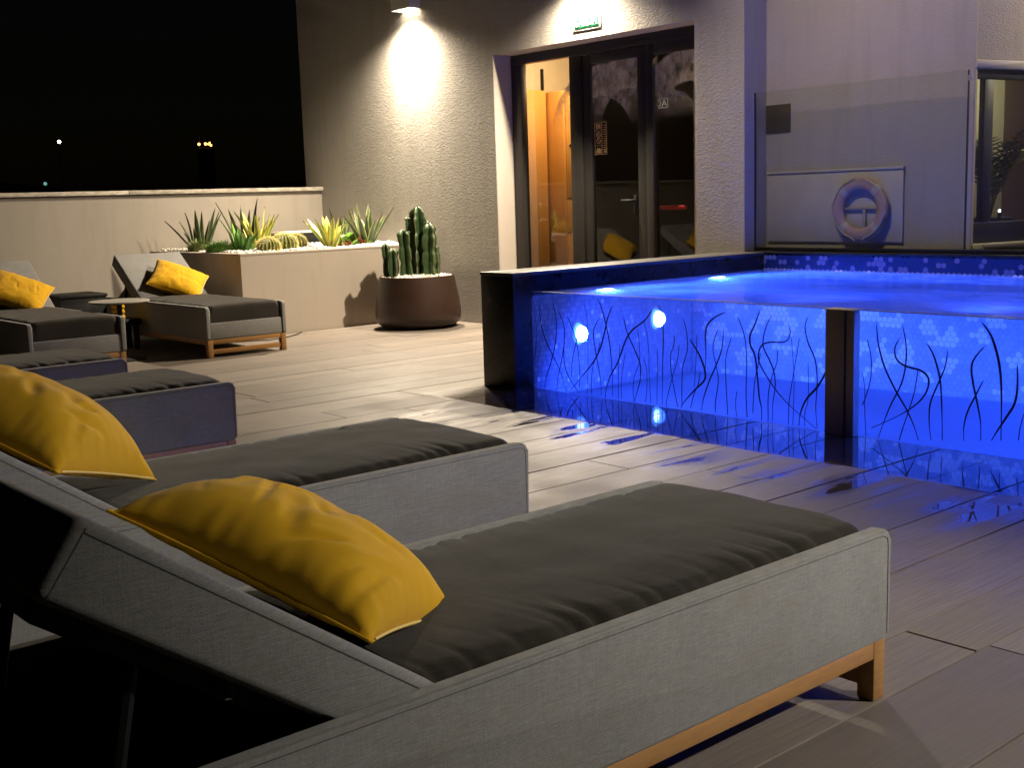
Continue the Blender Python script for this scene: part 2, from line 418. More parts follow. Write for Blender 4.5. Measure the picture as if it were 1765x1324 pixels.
deck = tag(finish(bm, 'deck', M_SUBBASE, smooth=0), kind='structure')
rd = random.Random(3)
for y0, y1 in zip(ROWS, ROWS[1:]):
    xr = 4.79 if y1 <= 5.47 else (4.65 if y1 <= 5.75 else 7.075)
    j0 = JOINT.get(y0, rd.uniform(2.2, 5.6))
    js = [j0 + 2.6*k for k in (-3, -2, -1, 0, 1, 2)]
    cuts = [-1.95] + [j for j in js if -1.6 < j < xr-0.25] + [xr]
    for a, b in zip(cuts, cuts[1:]):
        if b < -0.2: continue
        g = 0.0032; dz = rd.uniform(-0.0012, 0.0008)
        cx, cy = (a+b)/2, (y0+y1)/2; hx, hy = (b-a)/2 - g, (y1-y0)/2 - g; c = 0.0006
        bm = bmesh.new()
        lo = [bm.verts.new(v) for v in ((-hx,-hy,-.024),(hx,-hy,-.024),(hx,hy,-.024),(-hx,hy,-.024))]
        md = [bm.verts.new(v) for v in ((-hx,-hy,-c),(hx,-hy,-c),(hx,hy,-c),(-hx,hy,-c))]
        tp = [bm.verts.new(v) for v in ((-hx+c,-hy+c,0),(hx-c,-hy+c,0),(hx-c,hy-c,0),(-hx+c,hy-c,0))]
        bm.faces.new(lo[::-1]); bm.faces.new(tp)
        for A, B in ((lo, md), (md, tp)):
            for k in range(4): bm.faces.new((A[k], A[(k+1)%4], B[(k+1)%4], B[k]))
        finish(bm, 'plank', M_PLANK, deck, smooth=0, loc=(cx, cy, dz))

# ================================================================== building with the glass door
bld = tag(empty('hotel_building', (7.3, 8.0, 0)), 'rough plastered grey building with a recessed glass door at the terrace end', 'building')
wbox(bld, 'wall', (7.08, 7.45, 8.44, 11.76, -0.1, 5.5), M_STUCCO)
wbox(bld, 'wall', (7.08, 7.45, 5.612, 6.08, -0.1, 5.5), M_STUCCO)
wbox(bld, 'wall', (7.08, 7.45, 6.08, 8.44, 2.44, 5.5), M_STUCCO)
# smooth painted lining of the door recess, 3 mm proud of the masonry
wbox(bld, 'door_reveal', (7.084, 7.28, 8.437, 8.447, -0.02, 2.437), M_REVEAL)
wbox(bld, 'door_reveal', (7.084, 7.28, 6.073, 6.083, -0.02, 2.437), M_REVEAL)
wbox(bld, 'door_soffit', (7.084, 7.28, 6.083, 8.437, 2.437, 2.447), M_REVEAL)
wbox(bld, 'recess_wall', (7.34, 7.362, 3.972, 5.612, -0.1, 5.5), M_STUCCO_FINE)
wbox(bld, 'recess_wall', (7.363, 7.60, 4.6, 5.60, -0.1, 5.5), M_STUCCO_FINE)
# wall C with the window, turned 11 degrees
Cc = Vector((7.34, 3.97, 0)); ang = R_(-11)
MC = Matrix.Translation(Cc) @ Matrix.Rotation(ang, 4, 'Z')
def cbox(root, name, dims, m, r=0.0):
    return wp(boxobj(name, dims, m, None, r, 2, MC), root)
cbox(bld, 'side_wall', (0.0, 3.2, 0.004, 0.25, 1.945, 5.5), M_STUCCO_FINE)
cbox(bld, 'side_wall', (0.0, 3.2, 0.004, 0.25, -0.1, 0.755), M_STUCCO_FINE)
cbox(bld, 'side_wall', (2.2, 3.2, 0.004, 0.25, 0.755, 1.945), M_STUCCO_FINE)
cbox(bld, 'window_ledge', (0.012, 2.4, -0.09, 0.003, 0.735, 0.770), simple('pale_ledge', (0.62, 0.55, 0.43), 0.6), 0.004)
cbox(bld, 'lintel_trim', (0.003, 2.2, -0.006, 0.14, 1.885, 1.942), simple('pale_ledge', (0.62, 0.55, 0.43), 0.6), 0.006)
# window frame and panes
win = wp(boxobj('window', (0.004, 2.19, 0.02, 0.075, 1.825, 1.882), M_FRAME, None, 0.004, 2, MC), bld)
def sub(o):   # sub-part of a part whose mesh is in world coordinates
    o.parent = win; return o
sub(boxobj('bottom_rail', (0.004, 2.19, 0.015, 0.085, 0.772, 0.905), M_FRAME, None, 0.004, 2, MC))
sub(boxobj('stile', (0.004, 0.022, 0.034, 0.05, 0.906, 1.824), M_FRAME, None, 0.003, 2, MC))
sub(boxobj('stile', (0.100, 0.118, 0.034, 0.052, 0.906, 1.824), M_FRAME, None, 0.003, 2, MC))
sub(boxobj('stile', (0.121, 0.208, 0.026, 0.055, 0.906, 1.824), M_FRAME, None, 0.004, 2, MC))
sub(boxobj('stile', (1.1, 1.19, 0.012, 0.075, 0.906, 1.824), M_FRAME, None, 0.004, 2, MC))
M_WINGLASS = m_glass('window_glass', (0.9, 0.92, 0.9), 0.0, 1.5)
sub(boxobj('pane', (0.023, 0.099, 0.04, 0.046, 0.906, 1.824), M_WINGLASS, None, 0, 2, MC))
sub(boxobj('pane', (0.209, 1.099, 0.04, 0.046, 0.906, 1.824), M_WINGLASS, None, 0, 2, MC))
# room behind the window
cbox(bld, 'room_wall', (-0.05, 2.12, 1.45, 1.52, 0.7, 2.1), simple('sage_wall', (0.40, 0.40, 0.30), 0.8))
cbox(bld, 'room_wall', (2.121, 3.2, 1.445, 1.52, 0.7, 2.1), simple('brown_room_wall', (0.10, 0.07, 0.045), 0.8))
cbox(bld, 'room_floor', (0.26, 3.2, 0.26, 1.44, 0.70, 0.80), simple('room_floor_wood', (0.20, 0.10, 0.05), 0.5))
cbox(bld, 'room_ceiling', (0.26, 3.2, 0.251, 1.44, 2.12, 2.2), M_CREAM)
cbox(bld, 'room_wall', (3.1, 3.2, 0.26, 1.444, 0.8, 2.12), M_DARKROOM)
point('room_light', MC @ Vector((1.5, 0.95, 2.0)), 20, (1.0, 0.86, 0.62), 0.05, bld)
# lobby behind the door
wbox(bld, 'lobby_floor', (7.46, 10.6, 5.7, 9.2, -0.1, -0.004), simple('lobby_floor_tile', (0.12, 0.09, 0.07), 0.35))
wbox(bld, 'lobby_ceiling', (7.46, 10.6, 5.7, 9.2, 2.62, 2.7), M_CREAM)
wbox(bld, 'lobby_back_wall', (9.6, 9.7, 7.75, 9.2, -0.003, 2.61), M_CREAM)
wbox(bld, 'lobby_side_wall', (7.46, 9.6, 9.02, 9.12, -0.003, 2.61), simple('lobby_beige', (0.45, 0.40, 0.32), 0.7))
wbox(bld, 'oak_panel', (7.47, 8.17, 8.94, 9.018, -0.002, 2.205), M_OAK, 0.003)
wbox(bld, 'oak_door', (7.55, 8.035, 8.905, 8.939, -0.001, 2.01), M_OAK, 0.004)
cab = wbox(bld, 'tall_cabinet', (8.19, 9.2, 8.72, 9.017, -0.001, 2.19), M_OAK, 0.004)
def subw(o, par): o.parent = par; return o
subw(boxobj('cabinet_door', (8.215, 8.75, 8.700, 8.719, 1.145, 2.175), M_OAK, None, 0.004), cab)
subw(boxobj('cabinet_door', (8.215, 8.75, 8.702, 8.719, 0.805, 1.128), M_OAK, None, 0.004), cab)
subw(boxobj('cabinet_door', (8.215, 8.75, 8.700, 8.719, 0.03, 0.775), M_OAK, None, 0.004), cab)
bm = bmesh.new(); bmesh.ops.create_uvsphere(bm, u_segments=10, v_segments=6, radius=0.011, matrix=Matrix.Translation((8.255, 8.695, 1.66))); subw(finish(bm, 'knob', M_BLACK), cab)
wbox(bld, 'wall_strip', (8.175, 8.190, 8.985, 9.016, 2.21, 2.42), M_BLACK)
wbox(bld, 'lobby_partition', (7.47, 9.59, 7.60, 7.66, -0.003, 2.61), M_DARKROOM)
wbox(bld, 'lobby_partition', (9.2, 9.3, 5.7, 7.599, -0.003, 2.61), M_DARKROOM)
wbox(bld, 'wood_wainscot', (9.14, 9.195, 5.72, 7.59, 0.9, 1.75), M_TEAK)
wbox(bld, 'curtain_jamb', (7.50, 7.56, 6.14, 6.46, 0.0, 2.44), simple('jamb_cream', (0.70, 0.56, 0.38), 0.7), 0.01)
point('lobby_light', (8.0, 8.25, 2.35), 58, (1.0, 0.72, 0.38), 0.08, bld)
point('lobby_light', (7.75, 6.30, 2.55), 6, (1.0, 0.72, 0.38), 0.05, bld)

# ---- glazed door set
door = tag(empty('glass_door', (7.33, 7.25, 0)), 'anthracite framed glass door with side panes, black lever and red push bar', 'door')
FX0, FX1 = 7.29, 7.36
wbox(door, 'frame_head', (FX0, FX1, 6.084, 8.436, 2.352, 2.436), M_FRAME, 0.003)
wbox(door, 'frame_post', (FX0, FX1, 8.305, 8.436, 0.0, 2.351), M_FRAME, 0.003)
wbox(door, 'frame_post', (FX0, FX1, 7.527, 7.672, 0.0, 2.351), M_FRAME, 0.003)
wbox(door, 'frame_post', (FX0, FX1, 6.704, 6.780, 0.0, 2.351), M_FRAME, 0.003)
wbox(door, 'frame_post', (FX0, FX1, 6.084, 6.20, 0.0, 2.351), M_FRAME, 0.003)
wbox(door, 'threshold', (FX0, FX1, 6.084, 8.436, 0.0, 0.05), M_FRAME, 0.003)
wbox(door, 'transom', (FX0+.004, FX1-.004, 6.201, 6.703, 2.262, 2.351), M_FRAME, 0.003)
wbox(door, 'door_leaf', (FX0+.012, FX1-.002, 7.426, 7.522, 0.06, 2.344), M_FRAME, 0.005)
lf = wbox(door, 'door_leaf', (FX0+.012, FX1-.002, 6.786, 6.884, 0.06, 2.344), M_FRAME, 0.005)
wbox(door, 'leaf_rail', (FX0+.012, FX1-.002, 6.885, 7.425, 2.264, 2.344), M_FRAME, 0.005)
wbox(door, 'leaf_rail', (FX0+.012, FX1-.002, 6.885, 7.425, 0.06, 0.16), M_FRAME, 0.005)
wbox(door, 'door_pane', (7.325, 7.331, 7.673, 8.304, 0.05, 2.351), M_DOORGLASS)
wbox(door, 'door_pane', (7.325, 7.331, 6.885, 7.425, 0.16, 2.264), M_DOORGLASS)
wbox(door, 'door_pane', (7.325, 7.331, 6.201, 6.703, 0.05, 2.262), M_DOORGLASS)
# lever
bm = bmesh.new(); box(bm, 7.285, 7.301, 6.895, 6.928, 0.985, 1.155, 0.004)
h = finish(bm, 'handle_plate', M_BLACK); wp(h, door)
bm = bmesh.new(); tube(bm, [(7.29, 6.912, 1.11), (7.245, 6.912, 1.11), (7.238, 6.925, 1.11), (7.238, 7.02, 1.112)], [.011, .011, .011, .010], 10); wp(finish(bm, 'lever_handle', M_BLACK), door)
bm = bmesh.new(); tube(bm, [(7.42, 6.90, 1.045), (7.42, 6.478, 1.045)], 0.019, 12)
wp(finish(bm, 'push_bar', M_RED), door)
# printed notice on the pane
bm = bmesh.new()
def strip(y0, y1, z0, z1): box(bm, 7.3215, 7.3235, y0, y1, z0, z1)
Y0, Y1, Z0, Z1 = 7.262, 7.405, 1.505, 1.775
for a in ((Y0, Y0+.003, Z0, Z1), (Y1-.003, Y1, Z0, Z1), (Y0+.0031, Y1-.0031, Z0, Z0+.003), (Y0+.0031, Y1-.0031, Z1-.003, Z1), (Y0+.060, Y0+.0625, Z0+.004, Z1-.004)): strip(*a)
rr = random.Random(5)
for k in range(13):
    z = Z0+.018 + k*.0185
    strip(Y0+.010, Y0+.010+rr.uniform(.018, .026), z, z+.006); strip(Y0+.042, Y0+.052, z+.001, z+.005)
for zc in (Z0+.115, Z0+.165):
    for k in range(20):
        a0 = 2*math.pi*k/20; yy = Y0+.098+.022*math.cos(a0); zz = zc+.022*math.sin(a0)
        strip(yy-.0032, yy+.0032, zz-.0032, zz+.0032)
    for k in range(7):
        q = (k-3)*.0045; strip(Y0+.098+q-.003, Y0+.098+q+.003, zc+q-.003, zc+q+.003)
for k in range(5):
    strip(Y0+.075+k*.011, Y0+.080+k*.011, Z0+.012, Z0+.012+rr.uniform(.03, .055)); strip(Y0+.075+k*.011, Y0+.080+k*.011, Z1-.02-rr.uniform(.03, .045), Z1-.014)
for (y0_, y1_, z0_, z1_) in ((Y0+.066, Y1-.005, Z0+.076, Z0+.079), (Y0+.066, Y1-.005, Z1-.073, Z1-.07)): strip(y0_, y1_, z0_, z1_)
wp(finish(bm, 'printed_notice', M_GOLD, smooth=0), door)

# exit signs
def exit_sign(loc, size, label, board, letter, edge):
    t = tag(empty('exit_sign', loc), label, 'sign')
    w, hgt = size
    bm = bmesh.new(); box(bm, -0.008, 0.0, -w/2, w/2, -hgt/2, hgt/2, 0.002); finish(bm, 'sign_plate', board, t)
    bm = bmesh.new(); e = 0.006
    for d in ((-w/2+.006, w/2-.006, hgt/2-.006-e, hgt/2-.006), (-w/2+.006, w/2-.006, -hgt/2+.006, -hgt/2+.006+e), (-w/2+.006, -w/2+.006+e, -hgt/2+.012, hgt/2-.012), (w/2-.006-e, w/2-.006, -hgt/2+.012, hgt/2-.012)):
        box(bm, -0.0105, -0.0085, *d)
    if edge: finish(bm, 'sign_border', edge, t, smooth=0)
    else: bm.free()
    me = text_mesh('SALIDA', .1); me.materials.append(letter)
    xs = [v.co.x for v in me.vertices]; ys = [v.co.y for v in me.vertices]
    kx, ky = (w-.034)/(max(xs)-min(xs)), (hgt-.034)/(max(ys)-min(ys)); mx, my = (max(xs)+min(xs))/2, (max(ys)+min(ys))/2
    for v in me.vertices: v.co.x = (v.co.x-mx)*kx; v.co.y = (v.co.y-my)*ky
    o = link('sign_letters', me, t); o.location = (-0.0105, 0, 0); o.rotation_euler = Matrix(((0,0,-1),(-1,0,0),(0,1,0))).to_euler()
    return t
boxobj('sign_backing', (-.0045, 0.0, -.165, .165, -.066, .066), M_LETTER, exit_sign((7.078, 7.222, 2.572), (0.28, 0.096), 'green and white SALIDA exit sign on the wall above the glass door', M_GREEN, M_LETTER, None), .001)
exit_sign((7.62, 6.985, 1.905), (0.33, 0.092), 'dark sign with pale letters seen through the right hand door pane', M_DARKROOM, emis('glow_letter', (0.80, 0.85, 0.62), 0.25), emis('glow_letter', (0.80, 0.85, 0.62), 0.25))

# ---- wall lamps
def wall_lamp(y, label):
    t = tag(empty('wall_lamp', (7.08, y, 2.985)), label, 'wall lamp', 'wall lamps on the rough building wall')
    bm = bmesh.new(); w = .15
    for d in ((-.135, -.128, -w, w), (-.006, -.0005, -w, w)): box(bm, d[0], d[1], d[2], d[3], 0, .22)
    for d in ((-w, -w+.007), (w-.007, w)): box(bm, -.1278, -.0062, d[0], d[1], 0, .22)
    box(bm, -.1278, -.0062, -w+.0072, w-.0072, .10, .12)
    finish(bm, 'housing', M_WHITE, t, smooth=0)
    bm = bmesh.new(); box(bm, -.120, -.012, -w+.012, w-.012, .075, .085); finish(bm, 'diffuser', emis('lamp_diffuser', (1, .88, .68), 30), t)
    spot('beam', (-.105, 0, .02), (0.035, 0, -1), P_BEAM, 62, 1.0, (1, .86, .66), 0.03, None).parent = t
    spot('flood', (-.12, 0, -.005), (-0.62, 0, -1), P_FLOOD, 158, 1.0, WARM, 0.035, None).parent = t
    spot('uplight', (-.07, 0, .13), (0, 0, 1), P_BEAM*0.5, 80, 1.0, WARM, 0.03, None).parent = t
wall_lamp(9.64, 'glowing white box lamp high on the rough wall left of the glass door')
wall_lamp(7.22, 'box lamp high on the rough wall straight above the exit sign')
# unseen lamp right of the viewpoint, read off the lit lounger sides; post added
t = tag(empty('unseen_post_lamp', (4.4, -1.2, 0)), 'slim black post added out of view to the right, for the light on the near loungers', 'lamp')
bm = bmesh.new(); tube(bm, [(0, 0, 0), (0, 0, 2.55)], 0.035, 10); finish(bm, 'post', M_BLACK, t)
bm = bmesh.new(); lathe(bm, [(.02, 2.62), (.09, 2.60), (.10, 2.55), (.07, 2.54)], 20); finish(bm, 'lamp_head', M_BLACK, t)
spot('post_light', (-.02, .02, 2.50), (-1.98, 2.55, -2.1), P_POST, 51, 1.0, (1, .93, .80), 0.05, None).parent = t
# unseen arm lamp over the pool, added to brighten the recessed wall
t = tag(empty('arm_fill_lamp', (7.34, 4.85, 4.3)), 'unseen black arm lamp added above the pool to brighten the recessed wall', 'lamp')
bm = bmesh.new(); tube(bm, [(0, 0, 0), (-2.6, 0, .42)], .025, 8); finish(bm, 'arm', M_BLACK, t)
bm = bmesh.new(); lathe(bm, [(.02, .14), (.09, .10), (.10, .02), (.07, .01)], 20, (-2.62, 0, .30)); finish(bm, 'lamp_head', M_BLACK, t)
spot('arm_fill_light', (-2.62, 0, .30), (2.62, -.25, -2.75), P_ARM_FILL, 58, 1.0, (1, .84, .66), 0.05, None).parent = t
# unseen lamp added further along the side wall, to brighten that wall alone
t = tag(empty('side_wall_fill_lamp', tuple(MC @ Vector((2.3, 0.0, 3.0)))), 'unseen black arm lamp added beyond the side window to brighten the side wall', 'lamp')
t.rotation_euler = (0, 0, ang)
bm = bmesh.new(); tube(bm, [(0, 0, 0), (0, -.75, .10)], .02, 8); finish(bm, 'arm', M_BLACK, t)
bm = bmesh.new(); lathe(bm, [(.02, .14), (.09, .10), (.10, .02), (.07, .01)], 20, (0, -.77, 0)); finish(bm, 'lamp_head', M_BLACK, t)
spot('arm_fill_light', (0, -.77, 0), (-1.9, .75, -.6), P_ARM_FILL*1.0, 80, 1.0, (1, .84, .66), 0.05, None).parent = t

# ================================================================== parapet
par = tag(empty('parapet_wall', (3, 11.6, 0)), 'long low rendered parapet wall with a weathered stone cap at left', 'wall')
wbox(par, 'wall', (-4, 7.079, 11.445, 11.74, -0.1, 1.31), M_RENDER)
for k in range(5):
    x0 = -4 + k*2.216
    wbox(par, 'cap_stone', (x0+.002, x0+2.213, 11.40, 11.775, 1.312, 1.352), M_CAP, 0.005)

# ================================================================== pool
PX0, PX1, PY1, PY0, ZW, ZF, ZC = 4.82, 7.075, 5.43, 0.2, 0.588, -0.30, 0.713
pool = tag(empty('swimming_pool', (5.9, 3.0, 0)), 'raised pool with clear front panels, glowing blue water and a black stone end wall', 'swimming pool')
wbox(pool, 'end_wall', (4.655, 7.078, PY1, 5.735, -0.05, ZC-.022), M_BLACKSTONE, 0.004)
wbox(pool, 'coping', (4.652, 7.078, PY1-.003, 5.738, ZC-.0215, ZC), simple('grey_coping_stone', (0.055, 0.048, 0.043), 0.48, 0, .2, 14), 0.003)
wbox(pool, 'back_wall', (7.079, 7.30, -0.2, PY1, -0.6, 0.700), M_BLACKSTONE)
wbox(pool, 'back_coping', (7.072, 7.335, -0.2, PY1, 0.7005, 0.716), M_CHANNEL, 0.002)
wbox(pool, 'pool_floor', (4.70, 7.078, -0.2, PY1, -0.6, ZF), M_BLACKSTONE)
wbox(pool, 'far_end_wall', (4.80, 7.078, -0.2, PY0, ZF+.001, ZC-.001), M_BLACKSTONE)
wbox(pool, 'front_kerb', (4.792, 4.815, PY0, PY1-.001, ZF+.001, -0.004), M_CHANNEL)
# hexagonal mosaic: real tiles, too small to pick apart one by one
def m_tile(name, col, rough):
    m, n, l, b = NM(name); b.inputs['Base Color'].default_value = (*col, 1); b.inputs['Roughness'].default_value = rough; return m
TILES = [m_tile('tile_navy', (0.02, 0.04, 0.16), .25), m_tile('tile_blue', (0.26, 0.30, 0.46), .25), m_tile('tile_mid', (0.31, 0.35, 0.50), .3), m_tile('tile_pale_caustic', (0.88, 0.89, 0.92), .3), m_tile('tile_dusk', (0.16, 0.18, 0.40), .3)]
def hexwall(name, org, U, V, nu, nv, s, band=None):
    """hexagon field: org + u*U + v*V, inside nu x nv metres"""
    org, U, V = Vector(org), Vector(U), Vector(V); Nn = U.cross(V)
    vs, fs, mi = [], [], []
    dx = s*math.sqrt(3); dy = s*1.5; g = s*0.93
    for j in range(int(nv/dy)+1):
        for i in range(int(nu/dx)+1):
            u = i*dx + (dx/2 if j % 2 else 0); v = j*dy
            if u > nu or v > nv: continue
            c = org + U*u + V*v
            b = len(vs)
            for k in range(6):
                a = math.pi/6 + k*math.pi/3
                uu = min(max(u + g*math.cos(a), 0), nu); vv = min(max(v + g*math.sin(a), 0), nv)
                vs.append(org + U*uu + V*vv + Nn*0.0015)
            fs.append([b+k for k in range(6)])
            q = noise.noise((c.x*7.3+3, c.y*7.3, c.z*7.3)); r = random.random()
            dry = band is not None and c.z > band
            if dry: mi.append(4 if r < .16 + .3*max(0, q) else 0)
            else:
                q2 = noise.noise((c.x*9+1.7, c.y*10, c.z*15)) if band is not None else -1
                pale = q2 > .16 + .75*max(0, .22-c.z) if band is not None else r < .03  # pale clusters on the back wall paint caustic light, denser towards the top
                mi.append(3 if pale else (2 if r < .5 else 1))
    me = bpy.data.meshes.new(name); me.from_pydata([tuple(v) for v in vs], [], fs)
    for m in TILES: me.materials.append(m)
    me.polygons.foreach_set('material_index', mi); me.update()
    o = link(name, me); wp(o, pool); tag(o, kind='stuff'); return o
HS = 0.021
hexwall('mosaic_tiles', (7.0785, PY1, ZF), (0, -1, 0), (0, 0, 1), PY1-PY0, 0.697-ZF, HS, ZW-.005)
hexwall('mosaic_tiles', (PX0-.04, PY0, ZF), (1, 0, 0), (0, 1, 0), PX1-PX0+.04, PY1-PY0, HS)
hexwall('mosaic_tiles', (PX0-.02, PY1-.0005, ZF), (1, 0, 0), (0, 0, 1), PX1-PX0, ZW-ZF-.01, HS)
hexwall('mosaic_tiles', (PX1, PY0+.0005, ZF), (-1, 0, 0), (0, 0, 1), PX1-PX0, ZW-ZF-.01, HS)
# underwater lamps
for x, z in ((5.40, 0.30), (6.50, 0.33)):
    bm = bmesh.new(); M = Matrix.Translation((x, PY1-.002, z)) @ Matrix.Rotation(R_(90), 4, 'X')
    lathe(bm, [(.085, 0), (.088, .008), (.075, .012)], 24); bmesh.ops.transform(bm, matrix=M, verts=bm.verts)
    L = wp(finish(bm, 'underwater_lamp', M_STEEL), pool)
    for rad, hgt, ec, es in ((.026, .020, (.75, .92, 1.0), 40), (.046, .018, (.30, .70, 1.0), 9), (.070, .016, (.08, .32, 1.0), 2.6)):
        bm = bmesh.new(); lathe(bm, [(rad, hgt-.003), (rad*.9, hgt)], 24); bmesh.ops.transform(bm, matrix=M, verts=bm.verts)
        o = finish(bm, 'lens', emis('pool_lamp_lens_%d' % es, ec, es)); o.parent = L
    spot('pool_light', (x, PY1-.035, z), (0, -1, -0.3), P_POOL*1.6, 170, 0.6, BLUE, 0.05, pool)
for x in (5.3, 6.5):  # unseen lamps at the far end, added to light the visible end wall
    bm = bmesh.new(); M = Matrix.Translation((x, PY0+.002, .3)) @ Matrix.Rotation(R_(-90), 4, 'X')
    lathe(bm, [(.085, 0), (.088, .008), (.075, .012)], 24); bmesh.ops.transform(bm, matrix=M, verts=bm.verts)
    L = wp(finish(bm, 'underwater_lamp', M_STEEL), pool)
    bm = bmesh.new(); lathe(bm, [(.070, .0125), (.055, .018)], 20); bmesh.ops.transform(bm, matrix=M, verts=bm.verts)
    o = finish(bm, 'lens', emis('pool_lamp_lens_9', (.30, .70, 1.0), 9)); o.parent = L
    spot('pool_light', (x, PY0+.05, 0.3), (0, 1, -0.22), P_POOL*2.6, 170, 0.6, BLUE, 0.05, pool)
for y in (4.7, 3.7, 2.7, 1.7):  # unseen fill lights behind the front panels, added to brighten floor and back wall
    spot('pool_light', (4.90, y, -0.22), (1, 0, 0.30), P_POOL*0.5, 165, 0.8, BLUE, 0.05, pool)
    spot('pool_light', (4.87, y, 0.50), (1, 0, -1.0), P_POOL*1.3, 150, 0.9, BLUE, 0.05, pool)
# water body
bm = bmesh.new(); box(bm, PX0, 7.09, PY0-.02, PY1+.012, ZF-.02, ZW)
bm.normal_update()
for f in bm.faces: f.material_index = 1 if f.normal.z > .9 else 0
tag(finish(bm, 'water', [M_WATER, M_WATERTOP], smooth=0), kind='structure')
